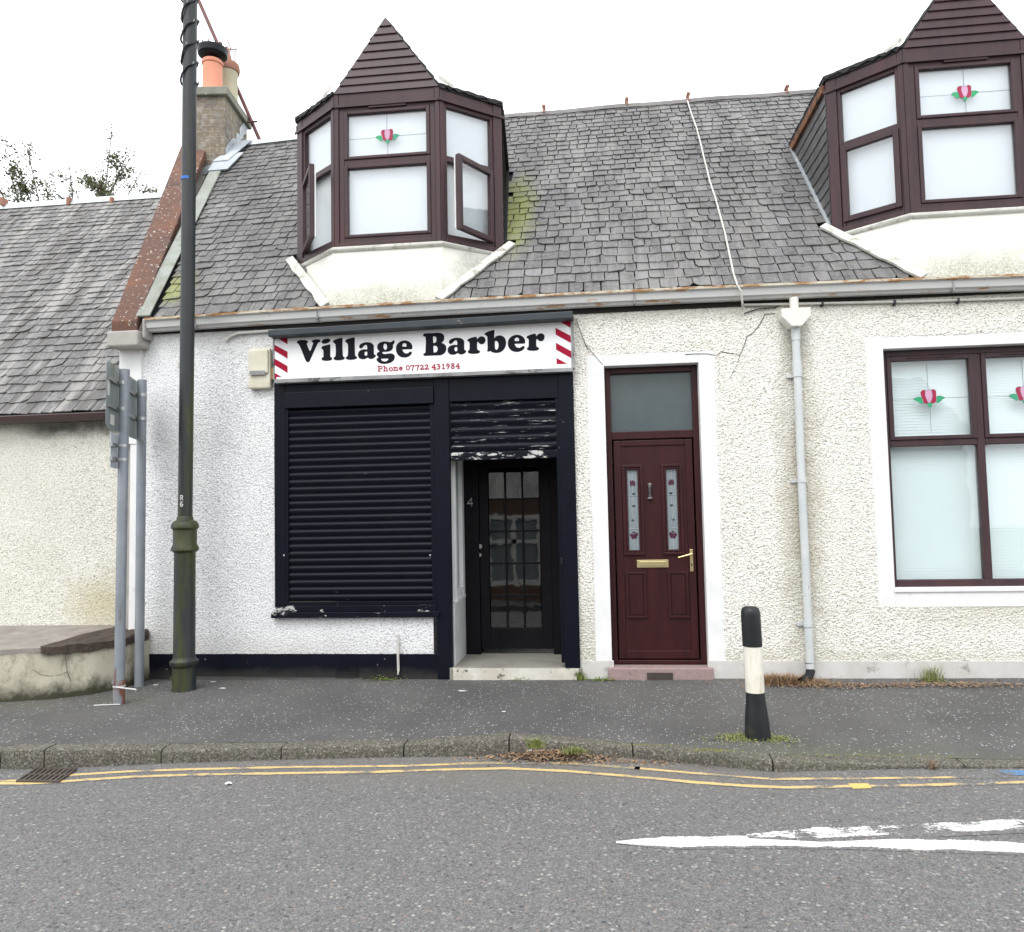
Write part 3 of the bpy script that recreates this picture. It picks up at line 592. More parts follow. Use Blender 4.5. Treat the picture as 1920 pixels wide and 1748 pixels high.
# ------------------------------------------------------------------ main house
eave = lambda x: 3.485-.0024*(x+.3)**2
ridge_z = lambda x: 6.745-.0036*(x-1.5)**2
Y0, YR = -.09, 2.92
XR = 9.0
def roofp(x, t, lift=0):
    return Vector((x, Y0+(YR-Y0)*t-lift*.74, eave(x)+(ridge_z(x)-eave(x))*t+lift*.67))
house = thing('terraced_house', 'white and cream roughcast terraced house with slate roof, brown bay dormers and a barber shopfront', 'house', (0, 0, .15))
WT = lambda x: eave(x)-.10
# solid masonry behind the roughcast
mas = MB(); e = .302
mas.box(-4.31, -2.92, .004, e, 0, 3.36); mas.box(-2.92, -1.47, .004, e, 0, .70); mas.box(-2.92, -.19, .004, e, 2.86, 3.36)
mas.box(-.19, .085, .004, e, 0, 3.36); mas.box(.085, .895, .004, e, 2.855, 3.36); mas.box(.895, 2.42, .004, e, 0, 3.36)
mas.box(2.42, 3.98, .004, e, 2.905, 3.36); mas.box(2.42, 3.98, .004, e, 0, .88); mas.box(3.98, XR, .004, e, 0, 3.36)
mas.box(-4.306, XR, 5.6, 5.9, 0, 3.36); mas.box(XR-.3, XR, .31, 5.6, 0, 3.36)
mas.box(-4.3, XR-.31, .31, 5.59, 3.30, 3.34)   # ceiling
mas.box(-4.3, XR-.31, .31, 5.59, .01, .12)
wall = mas.build('wall', 'quoin', house)
roughcast('roughcast', -4.205, -2.915, .372, 3.37, -.001, 'harl_l', wall, coarse=0, top=WT, seed=3)
roughcast('roughcast', -2.915, -1.462, .372, .70, -.001, 'harl_l', wall, coarse=0, seed=4)
roughcast('roughcast', -.195, 4.6, .315, 3.38, -.001, 'harl_r', wall, holes=[(-.055, 1.03, -1, 2.955), (2.285, 4.12, .755, 3.005), (-1, -.19, -1, 9)], coarse=1, top=WT, seed=9)
# smooth margins, plinths, quoin strip
mg = MB()
mg.box(-.065, .085, -.006, .003, .315, 2.955); mg.box(.895, 1.045, -.006, .003, .315, 2.955); mg.box(.085, .895, -.006, .003, 2.855, 2.955)
mg.build('door_surround', 'quoin', wall, bevel=.002); mg = MB()
mg.box(2.275, 2.42, -.006, .003, .75, 3.01); mg.box(3.98, 4.13, -.006, .003, .75, 3.01); mg.box(2.42, 3.98, -.006, .003, 2.905, 3.01); mg.box(2.42, 3.98, -.006, .003, .75, .88)
mg.build('window_surround', 'quoin', wall, bevel=.002); mg = MB()
mg.box(-4.31, -4.20, -.012, .003, .372, 3.20)
mg.build('quoin_strip', 'quoin', wall, bevel=.002)
m = MB(); m.box(-.195, .10, -.016, .003, .05, .315); m.box(.885, XR, -.016, .003, .05, .315); m.build('plinth', MT['kneeler'] if 0 else mat('grey_white_plinth', (.60, .59, .57), (.50, .49, .46), 4, .85, .3, 40, .004, [((.22, .21, .18), 7, .58, .72, None)]), wall, bevel=.003)
m = MB(); m.box(-4.20, -1.40, -.018, .003, .05, .372); m.build('plinth', 'plinth', wall, bevel=.004)
m = MB(); m.box(-3.9, -3.2, -.03, -.018, .05, .17); m.box(-3.2, -2.1, -.026, -.018, .05, .165) ; m.build('render_patch', 'plinth' if 0 else mat('grey_skirting', (.06, .06, .058), (.09, .088, .08), 5, .9, .4, 30, .005), wall)
m = MB(); m.box(4.6, XR, -.008, .003, .315, 3.3); m.build('smooth_render', 'quoin', wall)
# gable (party wall, runs back at an angle)
gl = lambda y: -4.36-.30*max(0, y)
m = MB(); g0 = [(gl(0), .0, 0), (gl(0), .0, 3.2), (gl(2.9), 2.9, 6.55), (gl(5.8), 5.8, 3.3), (gl(5.8), 5.8, 0)]
m.prism([[(p[0], p[1]+(.03 if i < 2 else 0), p[2]) for i, p in enumerate(g0)]], (.22, .05, 0)); m.build('gable_wall', 'kneeler', wall)

# roof: dark deck + individual slates
roof = MB(); path = np.linspace(0, 1, 60); vs = []; fs = []
for k in path:
    xa, xb, xc = -4.20+(XR+4.20)*k, -4.98+(XR+4.98)*k, -5.8+(XR+5.8)*k
    vs += [roofp(xa, 0, -.02), roofp(xb, 1, -.02), Vector((xc, 5.95, eave(xa)-.02))]
for i in range(len(path)-1): b = i*3; fs += [(b, b+3, b+4, b+1), (b+1, b+4, b+5, b+2)]
# cut the deck where the dormers stand open: the deck stays whole, dormers are closed boxes standing on it
roof.add(vs, fs); rf = roof.build('roof', 'felt', house)
def slate_field(P, xl, xr, rows, wmin, wmax, seed, skip=None, thick=.0055, ov=1.35, minx=None):
    r_ = random.Random(seed); mb_ = MB()
    for i in range(rows):
        t0 = (i/rows)**.94; dt = ((i+1)/rows)**.94-t0; L = xl(t0+dt/2); x = L-r_.uniform(0, wmax)
        wsc = 1-.12*t0
        wav = r_.uniform(-.08, .08)*dt
        while x < xr(t0):
            wd = r_.uniform(wmin, wmax)*wsc; x1 = x+wd
            xa, xb = max(x, L), min(x1, xr(t0))
            if xb-xa > .02 and not (skip and skip((xa+xb)/2, t0+dt/2)):
                g_ = r_.uniform(.0022, .0065); j = lambda k=.06: r_.uniform(-k, k)*dt
                drop = (r_.uniform(-.5, -.2)*dt if r_.random() < .012 else 0)
                ta, tb = t0+j(.09)+wav+drop, t0+j(.09)+wav+drop; tt = t0+dt*ov
                li = thick*r_.uniform(.7, 1.9); tw = r_.uniform(-.004, .004)
                pts = [(xa+g_, ta), (xb-g_, tb)]
                k_ = r_.random()
                if k_ < .22: c_ = wd*r_.uniform(.1, .3); pts = [(xa+g_, ta), (xb-g_-c_, tb), (xb-g_, tb+dt*r_.uniform(.08, .3))]
                elif k_ < .42: c_ = wd*r_.uniform(.1, .3); pts = [(xa+g_, ta+dt*r_.uniform(.08, .3)), (xa+g_+c_, ta), (xb-g_, tb)]
                top = [(xb-g_+r_.uniform(-.002, .002), tt), (xa+g_, tt)]
                n0 = len(pts)
                up = [P(p[0], p[1], .010+li+tw) for p in pts]+[P(p[0], p[1], .004) for p in top]
                dn = [P(p[0], p[1], .008+tw) for p in pts]+[P(p[0], p[1], -.004) for p in top]
                n_ = len(up); fs_ = [tuple(range(n_)), tuple(range(n_, 2*n_))[::-1]]+[(k, k+n_, (k+1) % n_+n_, (k+1) % n_) for k in range(n_)]
                mb_.add(up+dn, fs_)
            x = x1
    return mb_
DC = (-1.868, 3.245)
def in_dormer(x, t):
    y = Y0+(YR-Y0)*t
    for c in DC:
        d = abs(x-c)
        if y > .62 and y < 1.75 and d < .98: return True
        if y <= .62 and d < .50+(y+.09)*.93: return True
    return False
slate_field(roofp, lambda t: -4.05-.25*(Y0+(YR-Y0)*t), lambda t: XR, 33, .095, .175, 11, in_dormer).build('slates', 'slate', rf)
m = MB(); m.sweep([(-.10, -.06), (-.05, .02), (0, .04), (.05, .02), (.10, -.06)], [(x, YR, ridge_z(x)+.0) for x in np.linspace(-4.62, -3.4, 10)]); m.build('ridge_flashing', 'ridge', rf)
m = MB(); m.sweep([(-.09, -.07), (-.045, .0), (0, .018), (.045, .0), (.09, -.07)], [(x, YR, ridge_z(x)+.008+.006*math.sin(x*5)) for x in np.linspace(-3.4, XR, 60)]); m.build('ridge_flashing', 'ridged', rf)
for px in (1020, 1175, 1290, 1475):
    m = MB(); x = F(px, 200, YR).x; m.box(x-.012, x+.012, YR-.08, YR-.05, ridge_z(x)-.03, ridge_z(x)+.075); m.box(x-.02, x+.02, YR-.09, YR+.02, ridge_z(x)+.045, ridge_z(x)+.07); m.build('ridge_clip', 'clip', rf)
# flashing beside the skew
def strip(mb_, pa, pb, w0, w1, lift, n=14, side=1, th=.01):
    """ragged flat strip lying on the roof from pa to pb=(x,t)"""
    r_ = random.Random(5); vs = []; fs = []
    for i in range(n+1):
        k = i/n; x = pa[0]+(pb[0]-pa[0])*k; t = pa[1]+(pb[1]-pa[1])*k; w_ = w0+(w1-w0)*k
        vs += [roofp(x, t, lift), roofp(x+side*(w_+r_.uniform(-.008, .008)), t, lift-.004), roofp(x+side*w_, t, lift-th-.01), roofp(x, t, lift-th-.01)]
    for i in range(n):
        b = i*4
        for k in range(4): fs.append((b+k, b+4+k, b+4+(k+1) % 4, b+(k+1) % 4))
    fs += [(0, 1, 2, 3), (n*4+3, n*4+2, n*4+1, n*4)]
    mb_.add(vs, fs)
m = MB(); strip(m, (-4.20, .0), (-4.74, .80), .13, .15, .045); m.build('mortar_fillet', 'flashg', rf)
m = MB(); strip(m, (-4.74, .78), (-4.79, .90), .25, .34, .06, 4); strip(m, (-4.77, .84), (-4.62, .99), .20, .16, .075, 4); m.build('lead_flashing', 'lead', rf)
# skew coping and kneeler
def sk(y, side): return (-4.43-.33*(y+.1)) if side == 0 else (-4.175-.285*(y+.1))
def skz(y): return 3.40+(y+.1)*1.105+.10
m = MB(); ys = [-.17, -.02, .9, 1.8, 2.62]
for a_, b_ in zip(ys[:-1], ys[1:]):
    P = []
    for y in (a_+.003, b_-.003):
        P += [Vector((sk(y, 0), y, skz(y)-.14)), Vector((sk(y, 1), y, skz(y)-.14)), Vector((sk(y, 1)+.004*math.sin(y*9), y, skz(y))), Vector((sk(y, 0), y, skz(y)))]
    m.add(P, [(0, 1, 2, 3), (7, 6, 5, 4), (0, 4, 5, 1), (1, 5, 6, 2), (2, 6, 7, 3), (3, 7, 4, 0)])
m.build('skew_coping', 'skew', rf, bevel=.008)
m = MB(); m.box(-4.44, -4.135, -.19, .06, 3.185, 3.33); m.box(-4.13, -4.10, -.14, .04, 3.26, 3.45); m.build('kneeler', 'kneeler', wall, bevel=.018)
m = MB(); m.box(-4.425, -4.205, -.02, .0, 2.30, 3.19); m.build('quoin', 'quoin', wall, bevel=.003)

# gutter with rust along its lip
prof = [(.0, -.115), (-.055, -.115), (-.065, -.098), (-.085, -.088), (-.092, -.035), (-.115, -.022), (-.118, -.002), (-.108, .0), (-.085, -.02), (-.03, -.09), (0, -.09)]
m = MB(); m.sweep(prof, [(x, -.03, eave(x)) for x in np.linspace(-4.10, XR, 90)])
gt_ = m.build('gutter', 'gutter', house)
at = gt_.data.attributes.new('rust', 'FLOAT', 'POINT')
at.data.foreach_set('value', [1.0 if (i % 11) in (5, 6, 7) else (.45 if (i % 11) in (1, 2) else 0.0) for i in range(len(gt_.data.vertices))])
for px in (366, 595, 1190, 1790):
    m = MB(); x = F(px, 580, -.12).x; m.box(x-.006, x+.006, -.128, -.03, eave(x)-.12, eave(x)-.0); m.build('gutter_joint', 'alu', gt_)
m = MB(); m.box(-4.1, XR, -.02, .003, 3.325, 3.40); m.build('soffit_shade_strip', 'dark', wall)  # dark strip standing in for the shadow under the gutter
# cable and conduit along the wall head
m = MB(); m.tube([F(1395, 572, -.03), F(1480, 570, -.03), F(1700, 566, -.03), F(1920, 559, -.03), F(2300, 545, -.03)], .011, 8); m.build('conduit', 'conduit', wall, smooth=True)
for px, py in ((1541, 569), (1676, 567), (1795, 564)):
    m = MB(); p = F(px, py, -.02); m.box(p.x-.008, p.x+.008, -.045, 0, p.z-.03, p.z+.014); m.build('cable_clip', 'wire', wall)
m = MB(); m.tube([F(423, 641, -.02), F(430, 632, -.03), F(445, 625, -.035), F(500, 621, -.035), F(512, 620, -.03)], .012, 8); m.build('conduit', 'conduit', wall, smooth=True)
m = MB(); m.tube([F(1080, 598, -.03), F(1092, 632, -.02), F(1102, 656, -.02)], .003, 5); m.build('cable', 'wire', wall); m = MB(); m.tube([F(1395, 588, -.02), F(1420, 580, -.02), F(1455, 577, -.02), F(1462, 570, -.03)], .005, 5); m.build('cable', 'wire', wall)
def RP(px, py, lift=.05):
    d = ray(px, py); A = roofp(1.2, 0, lift); B = roofp(1.2, 1, lift); s_ = (B.z-A.z)/(B.y-A.y)
    t = (A.z-CAM.z+(CAM.y-A.y)*s_)/(d.z-d.y*s_); return CAM+d*t
wc = thing('roof_cable', 'thin white cable hanging down the slates between the dormers', 'cable', tuple(F(1385, 540, -.15)))
m = MB(); m.tube([RP(*p) for p in ((1289, 189), (1296, 212), (1306, 240), (1313, 266), (1321, 300), (1331, 340), (1341, 370), (1352, 410), (1360, 440), (1368, 478), (1376, 515), (1382, 533))]+[F(1390, 548, -.17), F(1392, 570, -.15), F(1393, 583, -.05)], .0085, 6); m.build('cable', 'conduit', wc, smooth=True)

# downpipe
dp = MB(); px_ = 1.70; dp.tube([(px_, -.065, 3.02), (px_, -.065, 2.5), (px_-.004, -.065, 1.8), (px_, -.065, .95), (px_+.002, -.065, .26)], .033, 16)
dpo = dp.build('downpipe', 'pipe', house, smooth=True)
m = MB(); m.prism([[(1.572, -.15, 3.255), (1.812, -.15, 3.255), (1.812, -.15, 3.185), (1.735, -.15, 3.10), (1.65, -.15, 3.10), (1.572, -.15, 3.185)]], (0, .145, 0)); m.build('hopper', 'hopper', dpo, bevel=.008)
m = MB(); m.tube([(1.695, -.075, 3.36), (1.695, -.075, 3.25)], .037, 14); m.build('outlet', 'hopper', dpo, smooth=True)
for z_, w_ in ((3.05, .037), (2.76, .038)):
    m = MB(); m.tube([(px_, -.065, z_-.055), (px_, -.065, z_+.055)], w_, 16); m.build('socket', 'pipe', dpo, smooth=True)
for z_ in (2.70, 1.81, .62):
    m = MB(); m.tube([(px_, -.065, z_-.016), (px_, -.065, z_+.016)], .0385, 16); m.box(px_-.08, px_+.05, -.03, -.004, z_-.013, z_+.013); m.build('bracket', 'pipe', dpo, smooth=True)
m = MB(); m.tube([(px_, -.065, .31), (px_+.003, -.068, .245), (px_-.02, -.10, .205), (px_-.11, -.2, .182)], [.036, .037, .036, .033], 14); m.build('shoe', 'blackpl', dpo, smooth=True)

for L_, r_c in (((1230, 1552), (1290, 1548), (1370, 1548), (1420, 1558), (1450, 1537), (1510, 1545), (1560, 1555), (1585, 1500), (1600, 1445), (1640, 1420), (1680, 1370), (1710, 1310), (1770, 1305)), .0028), (((1560, 1555), (1540, 1620), (1500, 1690)), .002), (((640, 1500), (690, 1560), (735, 1612)), .002):
    m = MB(); m.tube([F(900+x/3.2, 180+y/3.2, -.008) for x, y in L_], r_c, 4); m.build('crack', 'wire', wall)
# air bricks, stub pipe
m = MB(); p0, p1 = F(632, 1250, -.02), F(670, 1271, -.02)
for i in range(5): z_ = p1.z+(p0.z-p1.z)*(i/5); m.box(p0.x, p1.x, -.030, -.019, z_, z_+(p0.z-p1.z)*.11)
m.box(p0.x-.01, p1.x+.01, -.024, -.019, p1.z-.005, p0.z+.005)
m.build('air_vent', 'plinth', wall)
m = MB(); p = F(746, 1190, -.03); m.tube([(p.x, -.03, p.z), (p.x, -.03, .37)], .011, 8); m.tube([(p.x, -.035, .37), (p.x+.002, -.035, .24), (p.x+.004, -.05, .2)], [.011, .011, .009], 8); m.build('stub_pipe', 'conduit', wall, smooth=True)

# red-brown front door
dz0, dz1 = .265, 2.850
door = MB(); fo = .115
for (a_, b_, c_, d_, y0, y1) in ((.087, .137, dz0, dz1, fo-.02, fo+.06), (.843, .893, dz0, dz1, fo-.02, fo+.06), (.137, .843, 2.80, dz1, fo-.02, fo+.06), (.137, .843, 2.215, 2.285, fo-.02, fo+.06), (.137, .843, dz0, .30, fo-.02, fo+.06)):
    door.box(a_, b_, y0, y1, c_, d_)
dfr = door.build('front_door', 'doorred', house, bevel=.006)
m = MB(); m.box(.137, .843, fo+.02, fo+.03, 2.285, 2.80); m.build('transom_pane', 'frost', dfr)
lf = MB(); L0, L1, B0, B1 = .150, .830, .31, 2.205
G1, G2 = (.262, .352), (.600, .690)
# leaf: stiles and rails round two glazed slots, then raised mouldings
gz0, gz1 = 1.245, 1.945
for (a_, b_, c_, d_) in ((L0, G1[0], B0, B1), (G1[1], G2[0], gz0, gz1), (G2[1], L1, B0, B1), (G1[0], G2[1], gz1, B1), (G1[0], G2[1], B0, gz0)): lf.box(a_, b_, fo, fo+.045, c_, d_)
lf.build('leaf', 'doorred', dfr)
m = MB()
for (a_, b_) in ((L0, L0+.06), (L1-.06, L1)): m.box(a_, b_, fo-.012, fo, B0, B1)
m.box(L0+.06, L1-.06, fo-.012, fo, B1-.05, B1); m.box(L0+.06, L1-.06, fo-.012, fo, B0, B0+.07)
m.build('sash_frame', 'doorred', dfr, bevel=.005)
def moulding(mb_, a_, b_, c_, d_, y, w_=.022, h_=.012):
    for (p_, q_, r_, s_) in ((a_, b_, c_, c_+w_), (a_, b_, d_-w_, d_), (a_, a_+w_, c_+w_, d_-w_), (b_-w_, b_, c_+w_, d_-w_)): mb_.box(p_, q_, y-h_, y, r_, s_)
for (a_, b_) in ((G1[0]-.045, G1[1]+.045), (G2[0]-.045, G2[1]+.045)):
    m = MB(); moulding(m, a_, b_, gz0-.045, gz1+.045, fo-.001, .024, .016); moulding(m, a_+.026, b_-.026, gz0-.018, gz1+.018, fo-.001, .017, .008); m.build('glazing_bead', 'doorred', dfr, bevel=.004)
for (a_, b_) in ((.225, .40), (.585, .76)):
    m = MB(); moulding(m, a_, b_, .655, 1.055, fo-.001, .022, .013); m.box(a_+.03, b_-.03, fo-.007, fo-.001, .685, 1.025); m.build('door_panel', 'doorred', dfr, bevel=.004)
def rose_pane(a_, b_, mirror):
    g = MB(); g.box(a_, b_, fo+.015, fo+.022, gz0, gz1); po = g.build('glazed_slot', 'glassl', dfr)
    cx_ = (a_+b_)/2; wd = b_-a_; pm = lambda x, z, l: Vector((cx_+x*mirror, fo+.0135-l, z))
    c = MB(); strokes(c, pm, [[(.0, gz0), (-.002, 1.33), (0, 1.40)], [(0, 1.42), (.012, 1.47), (.0, 1.52), (-.012, 1.58), (.008, 1.65), (0, 1.72), (0, 1.80)], [(0, 1.85), (0, gz1)], [(-.03, gz0), (-.03, gz1)], [(.03, gz0), (.03, gz1)], [(-.045, 1.72), (.045, 1.72)], [(-.045, 1.43), (.045, 1.43)]], .0035)
    c.build('came', 'fpale', po)
    r_ = MB()
    def blob(cx2, cz2, rx, rz, n=9):
        r_.prism([[pm(cx2+rx*math.cos(2*math.pi*i/n), cz2+rz*math.sin(2*math.pi*i/n), .003) for i in range(n)]], (0, .002, 0))
    for (x, z, rx, rz) in ((-.013, 1.83, .009, .026), (.004, 1.833, .008, .028), (.019, 1.826, .007, .023)): blob(x, z, rx, rz)
    r_.build('tulip', 'fwine', po); r_ = MB()
    for (x, z, rx, rz) in ((-.02, 1.375, .013, .016), (.004, 1.372, .011, .013), (.022, 1.38, .012, .018), (-.008, 1.352, .014, .011), (.015, 1.355, .012, .010), (.0, 1.398, .012, .008)): blob(x, z, rx, rz)
    r_.build('rose', 'fwine', po)
    r_ = MB()
    for (x, z, rx, rz) in ((.008, 1.735, .014, .008), (.006, 1.63, .015, .008), (-.004, 1.505, .014, .008)): blob(x, z, rx, rz)
    r_.build('leaves', 'fdark', po)
rose_pane(G1[0], G1[1], 1); rose_pane(G2[0], G2[1], -1)
m = MB(); m.box(.325, .595, fo-.012, fo-.001, 1.092, 1.158); m.box(.345, .575, fo-.016, fo-.012, 1.105, 1.145); m.build('letterbox', 'brass', dfr, bevel=.003)
m = MB(); m.lathe((.455, fo-.015, 1.75), [(.001, .078), (.014, .074), (.019, .06), (.014, .045), (.010, .03), (.011, -.02), (.013, -.045), (.022, -.052), (.022, -.062), (.001, -.064)], 12); m.build('knocker', MT['alu'], dfr, smooth=True)
m = MB(); m.box(.778, .805, fo-.022, fo-.012, 1.055, 1.245); hp = m.build('door_handle', 'brass', dfr, bevel=.003)
m = MB(); m.tube([(.792, fo-.02, 1.21), (.792, fo-.06, 1.208), (.75, fo-.065, 1.197), (.675, fo-.06, 1.178)], [.009, .009, .008, .006], 10); m.build('lever', 'brass', hp, smooth=True)
m = MB(); m.box(.787, .796, fo-.0235, fo-.0215, 1.10, 1.125); m.build('keyhole', 'dark', hp)
m = MB(); m.box(.045, .925, -.055, .10, .05, .262); st_ = m.build('doorstep', 'granite', house, bevel=.01)
m = MB(); p0, p1 = F(1213, 1262, -.06), F(1262, 1279, -.06); m.box(p0.x, p1.x, -.062, -.056, p1.z, p0.z)
for i in range(9):
    x = p0.x+(p1.x-p0.x)*(i+.5)/9; m.box(x-.003, x+.003, -.066, -.062, p1.z, p0.z)
for i in range(5):
    z_ = p1.z+(p0.z-p1.z)*i/4; m.box(p0.x, p1.x, -.068, -.0622, z_-.003, z_+.003)
m.build('air_vent', 'cast', st_)

# ------------------------------------------------------------------ windows
def blind(parent, O, u, n, a0, a1, z0, z1, d, pitch=.022, name='venetian_blind', tilt=.32):
    b_ = MB(); k = int((z1-z0)/pitch); up = Vector((0, 0, 1))
    tl = tilt; sl_ = (up+n*tl).normalized(); sn = (n-up*tl).normalized()
    for i in range(k):
        zc = z0+pitch*(i+.5); b_.frame(O+up*zc+n*d, u, sl_, sn, a0, a1, -pitch*.56, pitch*.56, -.0006, .0006)
    return b_.build(name, 'blind', parent)
def motif(parent, O, u, n, a, z, s, width, height):
    """tulip in coloured glass with lead lines"""
    up = Vector((0, 0, 1)); pm = lambda x, y, l=0: O+u*(a+(x-915)*s)+up*(z-(y-640)*s)+n*(.003+l)
    def put(name, polys, mt, lift=.0015):
        m_ = MB()
        for p in polys: m_.prism([[pm(x, y, lift) for x, y in smooth_poly(p, 2)]], -n*.0012)
        return m_.build(name, mt, parent)
    put('red_petal', [[(725, 500), (750, 450), (800, 435), (850, 447), (832, 490), (826, 560), (850, 660), (885, 745), (870, 775), (820, 772), (780, 740), (765, 660), (735, 570)],
        [(978, 447), (1030, 425), (1080, 455), (1090, 520), (1085, 620), (1090, 700), (1060, 755), (1000, 775), (950, 765), (985, 680), (1007, 590), (1000, 500)]], 'fred')
    put('pink_petal', [[(862, 450), (920, 432), (968, 448), (994, 520), (998, 600), (974, 690), (930, 752), (894, 735), (856, 650), (834, 560), (840, 492)]], 'fpink')
    put('green_leaf', [[(550, 665), (610, 615), (680, 605), (738, 625), (755, 700), (762, 772), (720, 772), (640, 725), (590, 690)],
        [(1098, 610), (1180, 595), (1250, 620), (1310, 650), (1240, 680), (1190, 735), (1130, 765), (1078, 772), (1098, 700)], [(858, 782), (930, 764), (982, 782), (960, 850), (928, 885), (890, 840)]], 'fgreen')
    m_ = MB(); cw = .0026; P = lambda x, y, l: pm(x, y, l)
    W_ = width/2/s; Ht = height/2/s
    strokes(m_, P, [[(915-W_, 665), (555, 665)], [(1305, 650), (915+W_, 650)], [(905, 640-Ht), (905, 435)], [(928, 870), (928, 640+Ht)], [(725, 500), (750, 450), (800, 435), (860, 447), (920, 430), (975, 445), (1030, 425), (1085, 460), (1090, 520), (1085, 620), (1090, 700), (1060, 755), (1000, 778), (930, 760), (860, 778), (820, 775), (780, 745), (765, 660), (735, 570), (725, 500)],
        [(550, 665), (610, 612), (680, 603), (745, 622)], [(1310, 650), (1250, 617), (1180, 592), (1095, 608)], [(832, 480), (826, 560), (850, 660), (890, 748)], [(1000, 500), (1007, 590), (984, 680), (940, 760)]], cw/s, .0002)
    m_.build('lead_line', 'flead', parent)
def window_unit(parent, O, u, n, a0, a1, z0, z1, ztr, fw_=.07, tulip=True, vent=True, dpt=.06, blindd=-.07, rail=.035, trick=0, pitch=.022, mull=None):
    """fixed unit: outer frame, transom, upper and lower pane; returns the frame"""
    up = Vector((0, 0, 1)); f_ = MB(); fr = lambda mb_, A, B, c_, d_, y0, y1: mb_.frame(O, u, -n, up, A, B, y0, y1, c_, d_)
    for (A, B, c_, d_) in ((a0, a0+fw_, z0, z1), (a1-fw_, a1, z0, z1), (a0+fw_, a1-fw_, z0, z0+fw_), (a0+fw_, a1-fw_, z1-fw_, z1)): fr(f_, A, B, c_, d_, 0, dpt)
    fr(f_, a0+fw_, a1-fw_, ztr-rail, ztr+rail, .002, dpt-.002)
    fo_ = f_.build('window_frame', 'upvc', parent, bevel=.006)
    return fo_
# ground floor window
O = Vector((0, .085, 0)); U = Vector((1, 0, 0)); N = Vector((0, -1, 0)); UP = Vector((0, 0, 1))
wz0, wz1, wtr = .905, 2.902, 2.11
win = MB(); wx0, wx1, wmid = 2.423, 3.978, 3.20
for (a_, b_, c_, d_) in ((wx0, wx0+.05, wz0, wz1), (wx1-.05, wx1, wz0, wz1), (wx0+.05, wx1-.05, wz0, wz0+.06), (wx0+.05, wx1-.05, wz1-.05, wz1), (wmid-.03, wmid+.03, wz0+.06, wz1-.05)): win.box(a_, b_, .085, .15, c_, d_)
win.box(wx0+.05, wmid-.03, .087, .148, wtr-.028, wtr+.028); win.box(wmid+.03, wx1-.05, .087, .148, wtr-.028, wtr+.028)
wo_ = win.build('window', 'upvc', house, bevel=.006)
for (a_, b_) in ((wx0+.05, wmid-.03), (wmid+.03, wx1-.05)):
    m = MB()
    for (p_, q_, r_, s_) in ((a_, a_+.038, wtr+.028, wz1-.05), (b_-.038, b_, wtr+.028, wz1-.05), (a_+.038, b_-.038, wtr+.028, wtr+.06), (a_+.038, b_-.038, wz1-.09, wz1-.05)): m.box(p_, q_, .075, .12, r_, s_)
    m.box((a_+b_)/2-.19, (a_+b_)/2+.19, .066, .075, wz1-.074, wz1-.060)
    m.build('sash', 'upvc', wo_, bevel=.005)
    m = MB(); m.box(a_+.038, b_-.038, .105, .111, wtr+.06, wz1-.09); g1 = m.build('pane', 'glass', wo_)
    m = MB(); m.box(a_, b_, .105, .111, wz0+.06, wtr-.028); m.build('pane', 'glass', wo_)
    motif(wo_, Vector((0, .105, 0)), U, N, (a_+b_)/2-.012, 2.49, 1/13.7/215, (b_-a_)-.08, .58)
    blind(wo_, Vector((0, .185, 0)), U, N, a_-.02, b_+.02, wz0+.05, wz1-.05, 0, .025, tilt=-.14)
m = MB(); m.box(wx0-.01, wx1+.01, -.02, .11, .872, .906); m.build('window_sill', 'quoin', wo_, bevel=.006)

